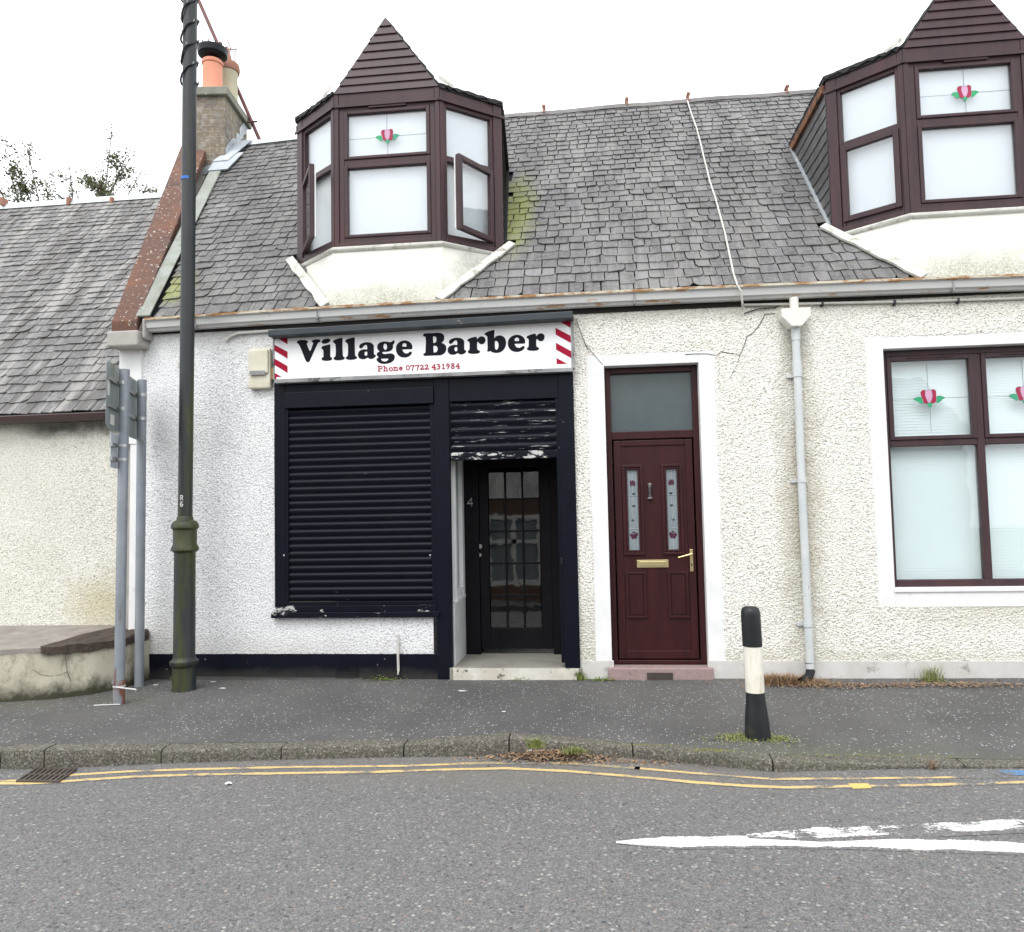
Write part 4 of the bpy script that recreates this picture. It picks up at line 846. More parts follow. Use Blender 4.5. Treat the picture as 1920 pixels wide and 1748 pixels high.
# ------------------------------------------------------------------ dormers
def dormer(cx, left_open, right_open):
    hw, ho, yf, yo = .505, 1.03, .10, .52
    zb, zt, zf = 4.085, 5.44, 5.56
    d = MB(); A = Vector((cx-ho, yo, 0)); B = Vector((cx-hw, yf, 0)); Cc = Vector((cx+hw, yf, 0)); D = Vector((cx+ho, yo, 0))
    faces = [(A, B), (B, Cc), (Cc, D)]
    root = None
    body = MB()
    for k, (p, q_) in enumerate(faces):
        u = (q_-p).normalized(); n = Vector((u.y, -u.x, 0)); L = (q_-p).length
        # corner boards
        e0 = .095 if k == 0 else .045; e1 = .095 if k == 2 else .045
        body.frame(p, u, -n, UP, 0 if k != 1 else -.0, e0, -.008, .05, zb, zt+.12)
        body.frame(p, u, -n, UP, L-e1, L, -.008, .05, zb, zt+.12)
        body.frame(p, u, -n, UP, e0, L-e1, -.004, .05, zt, zt+.12)           # head board
        body.frame(p, u, -n, UP, e0, L-e1, -.010, .07, zb, zb+.045)          # bottom rail
    root = body.build('dormer', 'upvc', house, bevel=.005)
    tb = MB()
    for k, (p, q_) in enumerate(faces):
        u = (q_-p).normalized(); n = Vector((u.y, -u.x, 0)); L = (q_-p).length
        tb.frame(p, u, -n, UP, -.02, L+.02, -.022, -.009, zt-.015, zt+.01)
    tb.build('drip_trim', 'upvc', root)
    for k, (p, q_) in enumerate(faces):
        u = (q_-p).normalized(); n = Vector((u.y, -u.x, 0)); L = (q_-p).length
        e0 = .095 if k == 0 else .045; e1 = .095 if k == 2 else .045
        a0, a1 = e0, L-e1; w0, w1 = zb+.045, zt; ztr = 4.895; fwd = .05
        f_ = MB(); R = lambda mb_, A_, B_, c_, d_, y0=.006, y1=.06: mb_.frame(p, u, -n, UP, A_, B_, y0, y1, c_, d_)
        fb = .03 if k != 1 else fwd
        R(f_, a0, a0+fb, w0, w1); R(f_, a1-fb, a1, w0, w1); R(f_, a0+fb, a1-fb, w1-.05, w1); R(f_, a0+fb, a1-fb, w0, w0+.045); R(f_, a0+fb, a1-fb, ztr-.028, ztr+.028, .008, .058)
        f_.build('window_frame', 'upvc', root, bevel=.005)
        iu0, iu1 = a0+fb, a1-fb
        if k == 1:
            s_ = MB()
            for (c_, d_) in ((ztr+.028, w1-.05), (w0+.045, ztr-.028)):
                R(s_, iu0, iu0+.035, c_, d_, -.004, .04); R(s_, iu1-.035, iu1, c_, d_, -.004, .04); R(s_, iu0+.035, iu1-.035, c_, c_+.03, -.004, .04); R(s_, iu0+.035, iu1-.035, d_-.03, d_, -.004, .04)
            s_.build('sash', 'upvc', root, bevel=.006)
            v_ = MB(); R(v_, L/2-.17, L/2+.19, w1-.035, w1-.015, -.012, .006); v_.build('trickle_vent', 'upvc', root, bevel=.003)
            iu0 += .035; iu1 -= .035
            g = MB(); R(g, iu0, iu1, ztr+.058, w1-.08, .025, .031); g.build('pane', 'glassu', root)
            g = MB(); R(g, iu0, iu1, w0+.075, ztr-.058, .025, .031); g.build('pane', 'glassu', root)
            motif(root, p-n*.025, u, n, L/2, 5.135, 1/13.7/235, (iu1-iu0), (w1-.08-ztr-.058))
        else:
            g = MB(); R(g, iu0, iu1, ztr+.028, w1-.05, .03, .036); g.build('pane', 'glassu', root)
            op = left_open if k == 0 else right_open
            # casement: own hinge at the outer edge
            c0, c1 = w0+.040, ztr-.022
            ho_ = iu0-.015 if k == 0 else iu1+.015; wid = iu1-iu0+.03; sg = 1 if k == 0 else -1
            ang = RAD(op)
            uu = (u*sg*math.cos(ang)+n*math.sin(ang)); nn = Vector((uu.y, -uu.x, 0))*sg
            H0 = p+u*ho_+n*.006
            Cs = lambda mb_, A_, B_, c_, d_, y0, y1: mb_.frame(H0, uu, -nn, UP, A_, B_, y0, y1, c_, d_)
            s_ = MB()
            Cs(s_, 0, .05, c0, c1, -.012, .035); Cs(s_, wid-.05, wid, c0, c1, -.012, .035); Cs(s_, .05, wid-.05, c0, c0+.05, -.012, .035); Cs(s_, .05, wid-.05, c1-.05, c1, -.012, .035)
            s_.build('casement', 'upvc', root, bevel=.006)
            g = MB(); Cs(g, .05, wid-.05, c0+.05, c1-.05, .008, .014); g.build('pane', 'glassu', root)
            if op:
                hb = MB(); Cs(hb, wid-.004, wid+.002, c0+.01, c1-.01, .036, .048); hb.build('weather_seal', 'whitep', root)
        blind(root, p, u, n, a0-(.0 if k == 2 else .03), a1+(.0 if k == 0 else .03), zb+.03, zt, -.075, .016 if k == 1 else .022)
    # projecting cill and apron
    up_ = Vector((0, 0, 1)); off = .035
    def plan(o_):  # offset outline
        return [Vector((cx-ho-o_*.75, yo+.02, 0)), Vector((cx-hw-o_*.4, yf-o_, 0)), Vector((cx+hw+o_*.4, yf-o_, 0)), Vector((cx+ho+o_*.75, yo+.02, 0))]
    c_ = MB(); pr = [(0.0, -.05), (.03, -.045), (.046, -.028), (.046, -.012), (.03, 0.0), (0, .002)]
    rings = []
    for j in range(4): rings.append([plan(o_)[j]+up_*(zb+z_) for (o_, z_) in pr])
    vs = [v for r_ in rings for v in r_]; k_ = len(pr); fs = []
    for i in range(3):
        for k in range(k_): fs.append((i*k_+k, (i+1)*k_+k, (i+1)*k_+(k+1) % k_, i*k_+(k+1) % k_))
    fs += [tuple(range(k_)), tuple(3*k_+k for k in range(k_))[::-1]]
    c_.add(vs, fs); c_.build('cill', 'flash', root, smooth=True)
    ap = MB(); o_ = .012; P = plan(o_); B0 = [P[0]+Vector((0, .0, roofp(P[0].x, .205).z-.03)), Vector((cx-hw-.03, -.075, eave(cx)-.03)), Vector((cx+hw+.03, -.075, eave(cx)-.03)), P[3]+Vector((0, 0, roofp(P[3].x, .205).z-.03))]
    bk = [Vector((cx-ho, yo+.4, 0)), Vector((cx+ho, yo+.4, 0))]
    ap.add(B0+[q+up_*(zb-.03) for q in P], [(0, 1, 5, 4), (1, 2, 6, 5), (2, 3, 7, 6)])
    for j in (1, 2): ap.tube([B0[j]+Vector((0, .008, 0)), P[j]+up_*(zb-.03)+Vector((0, .008, 0))], .012, 6)
    ap.build('apron', m_apron(cx), root)
    # diagonal flashing either side of the apron
    for sg in (-1, 1):
        fl = MB(); pts = []
        for i in range(9):
            k = i/8; x = cx+sg*(.515+.60*k); t = (-.085+.64*k-Y0)/(YR-Y0); pts.append((x, t))
        vs = []; fs = []
        for i, (x, t) in enumerate(pts):
            w_ = .038+.012*math.sin(i*2.3)
            vs += [roofp(x-sg*.03, t, .05), roofp(x+sg*w_, t-.012, .045), roofp(x+sg*w_, t-.012, .025), roofp(x-sg*.03, t, .02)]
        for i in range(8):
            b_ = i*4
            for k in range(4): fs.append((b_+k, b_+4+k, b_+4+(k+1) % 4, b_+(k+1) % 4))
        fs += [(0, 1, 2, 3), (35, 34, 33, 32)]
        fl.add(vs, fs); fl.build('apron_flashing', 'flash', root)
    # cheeks (hung slates), closed body behind
    zr = lambda y, x: eave(x)+(ridge_z(x)-eave(x))*(y-Y0)/(YR-Y0)
    for sg in (-1, 1):
        sl_k = .075 if (cx < 0 and sg > 0) else 0; x = cx+sg*(ho-.012); kx_ = lambda y: x-sg*sl_k*(y-yo); ck = MB(); y_end = (zt+.1-eave(x))/(ridge_z(x)-eave(x))*(YR-Y0)+Y0
        tri = [(yo+.02, zr(yo, x)-.05), (yo+.02, zt+.10), (y_end, zt+.10)]
        ck.prism([[(kx_(a_), a_, b_) for a_, b_ in tri]], (-sg*.03, 0, 0)); co = ck.build('cheek', 'felt', root)
        # slates hung on it
        r_ = random.Random(int(cx*10)+sg); hs_ = MB(); row = 0
        z_ = zr(yo, x)-.05
        while z_ < zt+.08:
            y_ = yo+.03-r_.uniform(0, .1)
            while True:
                y2 = y_+r_.uniform(.14, .22); ya, yb = max(y_, yo+.03), y2
                lim = (z_+.05-eave(x))/(ridge_z(x)-eave(x))*(YR-Y0)+Y0
                if ya > lim: break
                yb = min(yb, lim+.02)
                if yb-ya > .02:
                    j1, j2 = r_.uniform(-.006, .006), r_.uniform(-.006, .006); xa_, xb_ = kx_(ya)+sg*.002, kx_(yb)+sg*.002
                    zt_ = min(z_+.15, zt+.10)
                    P8 = [Vector((xa_+sg*.015, ya+.002, z_+j1)), Vector((xb_+sg*.015, yb-.002, z_+j2)), Vector((xb_+sg*.003, yb-.002, zt_)), Vector((xa_+sg*.003, ya+.002, zt_))]
                    P8 += [v-Vector((sg*.006, 0, 0)) for v in P8]
                    hs_.add(P8, [(0, 1, 2, 3), (7, 6, 5, 4), (0, 4, 5, 1), (1, 5, 6, 2), (2, 6, 7, 3), (3, 7, 4, 0)])
                y_ = y2
            z_ += .115
        hs_.build('hung_slates', 'slate_hung', root)
        vb = MB(); q0 = (x+sg*.02, yo+.03, zt+.02); q1 = (x+sg*.02, y_end-.03, zt+.02)
        vb.frame(Vector(q0), Vector((-sg*sl_k, 1, 0)), Vector((sg, 0, 0)), UP, 0, y_end-yo-.10, -.01, .02, 0, .075); vb.build('verge_board', 'rot' if cx > 0 and sg < 0 else 'felt', root)
        sf = MB(); n_ = 10; vs = []; fs = []
        for i in range(n_+1):
            y = yo+.04+(y_end-yo-.1)*i/n_; zz = zr(y, x)
            xk = kx_(y); vs += [Vector((xk, y, zz+.03)), Vector((xk+sg*.045, y-.01, zz+.035)), Vector((xk+sg*.045, y-.01, zz+.01)), Vector((xk, y, zz))]
        for i in range(n_):
            b_ = i*4
            for k in range(4): fs.append((b_+k, b_+4+k, b_+4+(k+1) % 4, b_+(k+1) % 4))
        fs += [(0, 1, 2, 3), (n_*4+3, n_*4+2, n_*4+1, n_*4)]
        sf.add(vs, fs); sf.build('side_flashing', 'lead' if cx > 0 else 'felt', root)
    fb = MB(); fb.add([(cx-ho+.05, 1.0, zb-.3), (cx+ho-.05, 1.0, zb-.3), (cx+ho-.05, 1.0, zt+.1), (cx-ho+.05, 1.0, zt+.1)], [(0, 1, 2, 3)])
    fb.build('room_back', 'kneeler' if 0 else 'dark', root)
    # timbered gable front
    ap_z = 6.265; gz = zt+.12; gb = MB(); nb = 9; hh = (ap_z-gz)
    gx0, gx1 = cx-.50, cx+.50; axx = cx+.0
    for i in range(nb):
        f0, f1 = i/nb, (i+1)/nb; z0_, z1_ = gz+hh*f0, gz+hh*f1
        l0, r0 = gx0+(axx-gx0)*f0, gx1+(axx-gx1)*f0; l1, r1 = gx0+(axx-gx0)*f1, gx1+(axx-gx1)*f1
        if i == nb-1: l1 -= .012; r1 += .012
        yb_, yt_ = yf-.018, yf-.004
        P = [Vector((l0, yb_, z0_)), Vector((r0, yb_, z0_)), Vector((r1, yt_, z1_)), Vector((l1, yt_, z1_)), Vector((l0, yf+.02, z0_)), Vector((r0, yf+.02, z0_)), Vector((r1, yf+.02, z1_)), Vector((l1, yf+.02, z1_))]
        gb.add(P, [(0, 1, 2, 3), (7, 6, 5, 4), (0, 4, 5, 1), (1, 5, 6, 2), (2, 6, 7, 3), (3, 7, 4, 0)])
    gb.build('gable_cladding', 'upvc', root)
    # dormer roof: a gabled prism straight back to the main roof with shallow shoulders over the canted sides
    ybk = (ap_z-eave(cx))/(ridge_z(cx)-eave(cx))*(YR-Y0)+Y0
    oh = .018; ze = zt+.125; quads = []
    for sg in (-1, 1):
        A1 = Vector((cx, yf+.0, ap_z+.012)); B1 = Vector((cx, ybk, ap_z)); E1 = Vector((cx+sg*(hw+.008), yf+.0, ze)); yi = 2.05
        I1 = Vector((cx+sg*.40, 1.0, ze+.15)); I2 = Vector((cx+sg*.40, yi, ze+.15)); E2 = Vector((cx+sg*(ho+oh), yo-.02, ze+.01)); E3 = Vector((cx+sg*(ho+oh-(.11 if cx < 0 and sg > 0 else 0)), 1.95, ze+.02))
        quads += [(sg, [A1, E1, I1, I2, B1]), (sg, [E1, E2, I1]), (sg, [E2, E3, I2, I1])]
    rr_m = MB(); ds = MB(); r_ = random.Random(int(cx*100)); th = Vector((0, 0, -.03))
    for sg, q_ in quads:
        n_ = len(q_); rr_m.add(q_+[v+th for v in q_], [tuple(range(n_)), tuple(range(n_, 2*n_))[::-1]]+[(k, k+n_, (k+1) % n_+n_, (k+1) % n_) for k in range(n_)])
    rr_m.build('dormer_roof', 'felt', root)
    def sl(a_, b_, c_, d_, rows, cols):      # slates between lower edge a-b and upper edge d-c
        nr = (b_-a_).cross(d_-a_).normalized(); nr = nr if nr.z > 0 else -nr
        for i in range(rows):
            f, f2 = i/rows, min(1, (i+1.25)/rows); p0, p1, q0_, q1_ = a_.lerp(d_, f), b_.lerp(c_, f), a_.lerp(d_, f2), b_.lerp(c_, f2)
            for k in range(cols):
                k0, k1 = k/cols+.006, (k+1)/cols-.006; j = r_.uniform(0, .009)
                P_ = [p0.lerp(p1, k0)+nr*(.012+j), p0.lerp(p1, k1)+nr*(.012+j), q0_.lerp(q1_, k1)+nr*.003, q0_.lerp(q1_, k0)+nr*.003]; P_ += [v-nr*.007 for v in P_]
                ds.add(P_, [(0, 1, 2, 3), (7, 6, 5, 4), (0, 4, 5, 1), (1, 5, 6, 2), (2, 6, 7, 3), (3, 7, 4, 0)])
    for sg in (-1, 1):
        E1 = Vector((cx+sg*(hw+.01), yf+.01, ze)); A1 = Vector((cx, yf+.01, ap_z+.012)); B1 = Vector((cx, ybk-.1, ap_z)); I2 = Vector((cx+sg*.40, 2.05, ze+.15)); I1 = Vector((cx+sg*.40, 1.0, ze+.15))
        E2 = Vector((cx+sg*(ho+oh), yo-.02, ze+.012)); E3 = Vector((cx+sg*(ho+oh-(.11 if cx < 0 and sg > 0 else 0)), 1.95, ze+.022))
        sl(E1, I1, A1.lerp(B1, .45), A1, 7, 6); sl(I1, I2, B1, A1.lerp(B1, .45), 6, 6); sl(E1, E2, I1, E1.lerp(I1, .5), 4, 4); sl(E2, E3, I2, I1, 5, 8)
    ds.build('dormer_slates', 'slate_hung', root)
    # torn felt and lead scraps along the eaves
    for sg in (-1, 1):
        tf = MB(); vs = []; fs = []
        for i in range(25):
            k = i/24; p = Vector((cx+sg*(hw+.0+(ho+oh-hw)*k), yf-.022+(yo-yf)*k, ze)); q_ = r_.uniform(-.022, .010) if 0 < i < 24 else 0
            vs += [p+Vector((0, 0, .022+r_.uniform(-.004, .008))), p+Vector((0, -.008, q_-.004)), p+Vector((0, .004, q_-.004)), p+Vector((0, .02, .02))]
        for i in range(24):
            b_ = i*4
            for k in range(4): fs.append((b_+k, b_+4+k, b_+4+(k+1) % 4, b_+(k+1) % 4))
        fs += [(0, 1, 2, 3), (99, 98, 97, 96)]; tf.add(vs, fs); tf.build('torn_felt', 'felt', root); ld = MB()
        for k0, w_ in ((.02, .16),):
            p = Vector((cx+sg*(hw+.005), yf-.045, ze+.055)); d_ = Vector((sg*(ho-hw), yo-yf, -.0)).normalized()
            ld.prism([[p+Vector((0, 0, .03)), p+d_*w_*.5+Vector((0, 0, .005)), p+d_*w_+Vector((0, -.004, -.03)), p+d_*w_*.9+Vector((0, 0, -.055)), p+d_*w_*.45+Vector((0, 0, -.035)), p+Vector((0, 0, -.015))]], (0, .004, 0))
        ld.build('lead_scrap', 'flash', root)
    return root
dormer(DC[0], 22, 20)
dormer(DC[1], 0, 0)

# ------------------------------------------------------------------ chimney
ca = RAD(6); CO = Vector((-4.70, 2.50, 0)); cu = Vector((math.cos(ca), math.sin(ca), 0)); cv = Vector((-math.sin(ca), math.cos(ca), 0))
m = MB(); m.frame(CO, cu, cv, UP, -.40, .035, 0, .82, 4.9, 7.06); ch = m.build('chimney', 'chim', house)
m = MB(); m.frame(CO, cu, cv, UP, -.45, .085, -.055, .885, 7.06, 7.17); m.build('chimney_coping', 'cap', ch, bevel=.012)
pc = CO+cu*-.19+cv*.16
m = MB(); m.lathe((pc.x, pc.y, 7.17), [(.15, -.005), (.145, .05), (.125, .09), (.122, .40), (.135, .41), (.135, .45), (.125, .46), (.10, .46)], 24); m.build('chimney_pot', 'terr', ch, smooth=True)
m = MB(); m.lathe((pc.x, pc.y, 7.17), [(.05, .45), (.05, .50), (.15, .51), (.185, .54), (.195, .62), (.02, .63)], 20); 
for k in range(14): a_ = 2*math.pi*k/14; m.box(pc.x+.185*math.cos(a_)-.006, pc.x+.185*math.cos(a_)+.006, pc.y+.185*math.sin(a_)-.006, pc.y+.185*math.sin(a_)+.006, 7.17+.60, 7.17+.65)
m.build('cowl', 'blackpl', ch, smooth=True)
pc2 = CO+cu*-.16+cv*.58
m = MB(); m.lathe((pc2.x, pc2.y, 7.17), [(.16, -.005), (.15, .05), (.14, .5), (.15, .52), (.15, .56), (.11, .56)], 24); m.build('chimney_pot', 'potcream', ch, smooth=True)
m = MB(); m.lathe((pc2.x, pc2.y, 7.17), [(.165, .55), (.175, .60), (.165, .66), (.09, .67), (.08, .70), (.02, .92)], 20); m.build('cowl', 'clip', ch, smooth=True)
m = MB(); r_ = random.Random(2)
for i in range(7):
    k = i/6; p = CO+cu*.04+cv*(.02+.75*k); z_ = roofp(p.x, (p.y-Y0)/(YR-Y0)).z+.02; m.prism([[p+UP*(z_), p+cv*.14+UP*(z_+.10), p+cv*.10+UP*(z_+.24+r_.uniform(-.04, .05)), p-cv*.01+UP*(z_+.16)]], cu*.006)
p = CO-cv*.004; m.prism([[p+cu*-.28+UP*6.02, p+cu*.04+UP*6.05, p+cu*.04+UP*6.22, p+cu*-.06+UP*6.18, p+cu*-.28+UP*6.10]], -cv*.006)
m.build('step_flashing', 'lead', ch)

mast = thing('leaning_mast', 'long maroon metal pole leaning across the sky past the chimney', 'pole', tuple(F(484, 255, 3.25)))
A_ = F(484, 256, 3.25); B_ = F(372, 0, 3.25); m = MB(); m.tube([A_-(B_-A_)*.03, B_+(B_-A_)*.55], .026, 12); m.build('pole', 'maroon', mast, smooth=True)
m = MB(); m.tube([F(450, 230, 3.2), F(482, 228, 3.2)], .014, 8); m.build('bracket', 'maroon', mast)
m = MB(); m.tube([F(413, 80, 3.28), F(416, 108, 3.28)], .022, 8); m.build('clamp', 'maroon', mast)
ae = thing('tv_aerial', 'small thin television aerial far behind the chimney pots', 'aerial', tuple(F(441, 190, 7)))
m = MB(); m.tube([F(442, 232, 7), F(440, 90, 7)], .012, 6); m.build('pole', 'steel', ae)
m = MB(); m.tube([F(426, 92, 7), F(444, 93, 7)], .012, 5); m.tube([F(426, 75, 7), F(433, 92, 7)], .01, 5); m.tube([F(433, 92, 7), F(425, 108, 7)], .01, 5)
for i in range(6): m.tube([F(437, 97+i*4, 7), F(443, 97+i*4, 7)], .008, 4)
m.build('elements', 'maroon', ae)

# ------------------------------------------------------------------ shopfront
sf_ = MB(); yb = -.03
sf_.box(-2.90, -2.80, yb, .02, .80, 2.83)             # left stile
sf_.box(-1.425, -1.29, yb-.01, .02, .16, 2.83)        # middle pilaster
sf_.box(-.315, -.185, yb-.012, .12, .155, 2.83)       # right pilaster
sf_.box(-2.80, -1.425, yb+.002, .02, 2.72, 2.83); sf_.box(-2.80, -1.425, yb-.03, .02, 2.575, 2.72)     # shutter box
sf_.box(-1.29, -.315, yb-.005, .02, 2.585, 2.83)
sf = sf_.build('shopfront', 'black', house, bevel=.005)
m = MB(); m.box(-2.925, -1.40, -.065, .02, .695, .745); m.box(-2.90, -1.425, -.045, .02, .746, .80); m.build('window_sill', 'shut3' if 0 else m_shutter('chipped_sill_paint', [((.6, 1, 1.2), 9, .585, .60, 1)]), sf, bevel=.004)
def shutter(name, x0, x1, z0, z1, pitch, y, mt):
    m_ = MB(); n_ = int(round((z1-z0)/pitch)); p_ = (z1-z0)/n_; pr = []
    for i in range(n_):
        b_ = z0+i*p_
        pr += [(0, b_+p_*.02), (-.004, b_+p_*.10), (-.006, b_+p_*.20), (-.013, b_+p_*.34), (-.0165, b_+p_*.55), (-.014, b_+p_*.76), (-.006, b_+p_*.90), (0, b_+p_*.97)]
    vs = []; fs = []
    for x in (x0, x1):
        for (a_, z_) in pr: vs.append((x, y+a_, z_))
    k = len(pr)
    for i in range(k-1): fs.append((i, k+i, k+i+1, i+1))
    m_.add(vs, fs); m_.box(x0, x1, y+.003, y+.008, z0, z1)
    return m_.build(name, mt, sf, smooth=True)
shutter('window_shutter', -2.80, -1.465, .835, 2.575, .0655, -.002, 'shut')
m = MB(); m.box(-2.80, -2.775, -.03, -.004, .80, 2.575); m.box(-1.465, -1.425, -.03, -.004, .80, 2.575); m.box(-2.775, -1.465, -.026, -.006, .80, .835); m.build('shutter_guide', 'black', sf, bevel=.003)
for px, py in ((533, 1044), (807, 1044)):
    m = MB(); p = F(px, py, -.035); m.tube([(p.x, -.045, p.z+.015), (p.x, -.03, p.z)], .008, 8); m.build('bolt', 'steel', sf)
shutter('door_shutter', -1.28, -.345, 2.135, 2.585, .071, .004, 'shut2')
m = MB(); m.box(-1.285, -.34, -.018, .02, 2.065, 2.133); m.build('bottom_bar', 'shut3', sf, bevel=.004)
m = MB(); m.box(-1.29, -1.28, -.02, .02, 2.13, 2.585); m.box(-.345, -.315, -.03, .02, .30, 2.585); m.build('shutter_guide', 'black', sf)
# recess: floor, left return with a side pane, ceiling, right return
m = MB(); m.box(-1.32, -.17, -.045, .66, .05, .262); m.build('step', 'concrete', sf, bevel=.012)
m = MB(); m.box(-1.285, -.20, -.052, -.044, .145, .255); m.build('step_riser', 'stepw', sf, bevel=.002)
YB = .60
m = MB(); m.box(-1.36, -1.275, .022, YB, .262, .80); m.build('return_wall', 'wallret', sf)
m = MB(); m.box(-1.36, -1.27, .13, YB, .80, .835); m.box(-1.33, -1.275, YB-.13, YB, .835, 2.6); m.box(-1.33, -1.28, .14, .20, .835, 2.6); m.box(-1.33, -1.28, .20, YB-.13, .835, .91); m.build('side_window_frame', 'quoin', sf, bevel=.005)
m = MB(); m.box(-1.315, -1.31, .20, YB-.13, .91, 2.6); m.build('side_pane', 'glassl', sf)
m = MB(); m.box(-1.36, -.19, .022, YB, 2.62, 2.66); m.box(-.315, -.28, .12, YB, .262, 2.62); m.build('recess_lining', 'black', sf)
m = MB(); m.box(-1.275, -1.135, YB-.03, YB+.04, .265, 2.62); m.box(-.445, -.315, YB-.03, YB+.04, .265, 2.62); m.box(-1.135, -.445, YB-.03, YB+.04, 2.11, 2.62); dfm = m.build('door_frame', 'doorblack', sf, bevel=.004)
gx0, gx1, gz0_, gz1_ = -1.045, -.55, .50, 2.03
m = MB(); m.box(-1.132, gx0, YB, YB+.045, .31, 2.105); m.box(gx1, -.448, YB, YB+.045, .31, 2.105); m.box(gx0, gx1, YB, YB+.045, .31, gz0_); m.box(gx0, gx1, YB, YB+.045, gz1_, 2.105)
pw, ph = (gx1-gx0)/3, (gz1_-gz0_)/5
for i in (1, 2): m.box(gx0+pw*i-.010, gx0+pw*i+.010, YB+.004, YB+.03, gz0_, gz1_)
for j in (1, 2, 3, 4):
    for i in range(3): m.box(gx0+pw*i+.0101, gx0+pw*(i+1)-.0101, YB+.006, YB+.03, gz0_+ph*j-.010, gz0_+ph*j+.010)
sd_ = m.build('shop_door', 'doorblack', sf, bevel=.003)
for i in range(3):
    for j in range(5):
        g = MB(); a_ = gx0+pw*i+.008; b_ = gx0+pw*(i+1)-.008; c_ = gz0_+ph*j+.008; d_ = gz0_+ph*(j+1)-.008; tl = .0042+.0008*((i*3+j*5) % 3)
        g.add([(a_, YB+.02-tl, c_), (b_, YB+.02-tl, c_), (b_, YB+.02+tl, d_), (a_, YB+.02+tl, d_)], [(0, 1, 2, 3)]); g.build('pane', 'glassd', sf)
for (px, py, rr_) in ((899, 1025, .022), (899, 1041, .018)):
    p = F(px, py, YB-.02); m = MB()
    m.tube([(p.x+.002, YB+.0, p.z), (p.x+.002, YB-.014, p.z)], rr_, 14); m.build('lock', 'steel', sf, smooth=True)
pm = lambda x, y, l: Vector((-1.222+x*.03, YB-.032-l, 1.700+y*.075))
m = MB(); strokes(m, pm, [[(.75, -.5), (.75, .5)], [(.75, .5), (-.6, -.15)], [(-.6, -.15), (1.1, -.15)]], .13); m.build('number', 'steel', sf)
m = MB(); m.box(-3.2, 0, 3.4, 3.45, .15, 2.9); m.box(-1.3, -1.25, .7, 3.4, .15, 2.9); m.box(-.3, -.25, .7, 3.4, .15, 2.9); m.build('shop_interior', 'dark', wall)
# house-corner latch detail
m = MB(); p = F(1053, 1052, -.05); m.box(p.x-.01, p.x+.01, -.06, -.04, p.z-.03, p.z+.03); m.build('latch', 'blackpl', sf)

# ------------------------------------------------------------------ fascia sign
SY = -.10
sg_ = thing('shop_sign', 'white fascia sign reading Village Barber with a phone number and red barber stripes', 'shop sign', (-1.53, SY, 2.83))
def SP(x, y, l=0): return F(x, y, SY-l)
m = MB(); m.prism([[SP(514, 622), SP(1073, 588), SP(1073, 690), SP(514, 712)]], (0, .095, 0)); m.build('panel', 'signwhite', sg_)
m = MB(); hy = -.22
H0, H1 = F(502, 618, hy), F(1074, 582, hy)
P = [Vector((H0.x, hy, 3.262)), Vector((H1.x, hy, 3.302)), Vector((H1.x, hy, 3.240)), Vector((H0.x, hy, 3.205))]
m.prism([P], (0, .225, .0)); m.build('hood', 'hood', sg_, bevel=.006)
m = MB(); m.prism([[SP(514, 711.5, .008), SP(1074, 689.5, .008), SP(1074, 696, .008), SP(514, 718.5, .008)]], (0, .10, 0)); m.prism([[SP(1070.5, 588, .006), SP(1074.5, 588, .006), SP(1076, 690, .006), SP(1071.5, 690, .006)]], (0, .1, 0)); m.prism([[SP(511, 622, .006), SP(514, 622, .006), SP(514.5, 712, .006), SP(512, 712, .006)]], (0, .1, 0)); m.build('trim', 'alu', sg_)
def zp(ox, oy, k): return lambda p: SP(ox+p[0]/k, oy+p[1]/k, .002)
def shp(mb_, polys, f, sm=3, th=.0015):
    mb_.prism([[f(p) for p in (smooth_poly(q, sm) if sm > 1 else q)] for q in polys], (0, th, 0))
V = [[(105, 360), (120, 320), (180, 290), (280, 283), (370, 288), (420, 310), (437, 345), (425, 375), (400, 395), (440, 500), (480, 592), (498, 605), (520, 590), (560, 480), (597, 375), (560, 350), (553, 330), (570, 298), (620, 275), (690, 262), (760, 265), (805, 290), (810, 325), (785, 350), (748, 362), (700, 450), (600, 670), (520, 850), (480, 930), (435, 950), (390, 930), (340, 830), (250, 600), (160, 405), (125, 395)]]
idot = [[(978+132*math.cos(a_)*1.0+10*math.sin(a_), 318-74*math.sin(a_)-22*math.cos(a_)) for a_ in [2*math.pi*i/14 for i in range(14)]]]
ib = [[(840, 525), (850, 490), (920, 455), (1020, 428), (1090, 415), (1108, 430), (1108, 600), (1108, 760), (1120, 790), (1155, 815), (1160, 850), (1135, 885), (1060, 905), (970, 908), (890, 895), (850, 865), (850, 830), (880, 805), (900, 780), (905, 680), (900, 600), (880, 565), (850, 548)]]
l_ = [(1190, 330), (1210, 295), (1290, 255), (1380, 232), (1460, 222), (1475, 240), (1472, 400), (1478, 600), (1485, 740), (1500, 780), (1532, 800), (1540, 830), (1510, 865), (1440, 885), (1350, 893), (1270, 885), (1215, 862), (1205, 825), (1235, 795), (1262, 770), (1272, 650), (1272, 520), (1262, 420), (1235, 385), (1200, 360)]
aa = [[(135, 480), (150, 430), (210, 385), (300, 355), (400, 350), (490, 370), (550, 415), (575, 470), (575, 600), (580, 710), (610, 720), (632, 745), (620, 785), (570, 830), (500, 852), (440, 845), (400, 815), (380, 815), (330, 845), (260, 862), (180, 850), (120, 800), (98, 730), (110, 660), (160, 600), (230, 570), (310, 562), (370, 568), (375, 510), (365, 450), (330, 430), (290, 450), (260, 480), (225, 520), (180, 538), (145, 520)],
      [(292, 690), (305, 650), (345, 630), (375, 640), (380, 690), (372, 735), (345, 757), (310, 745)]]
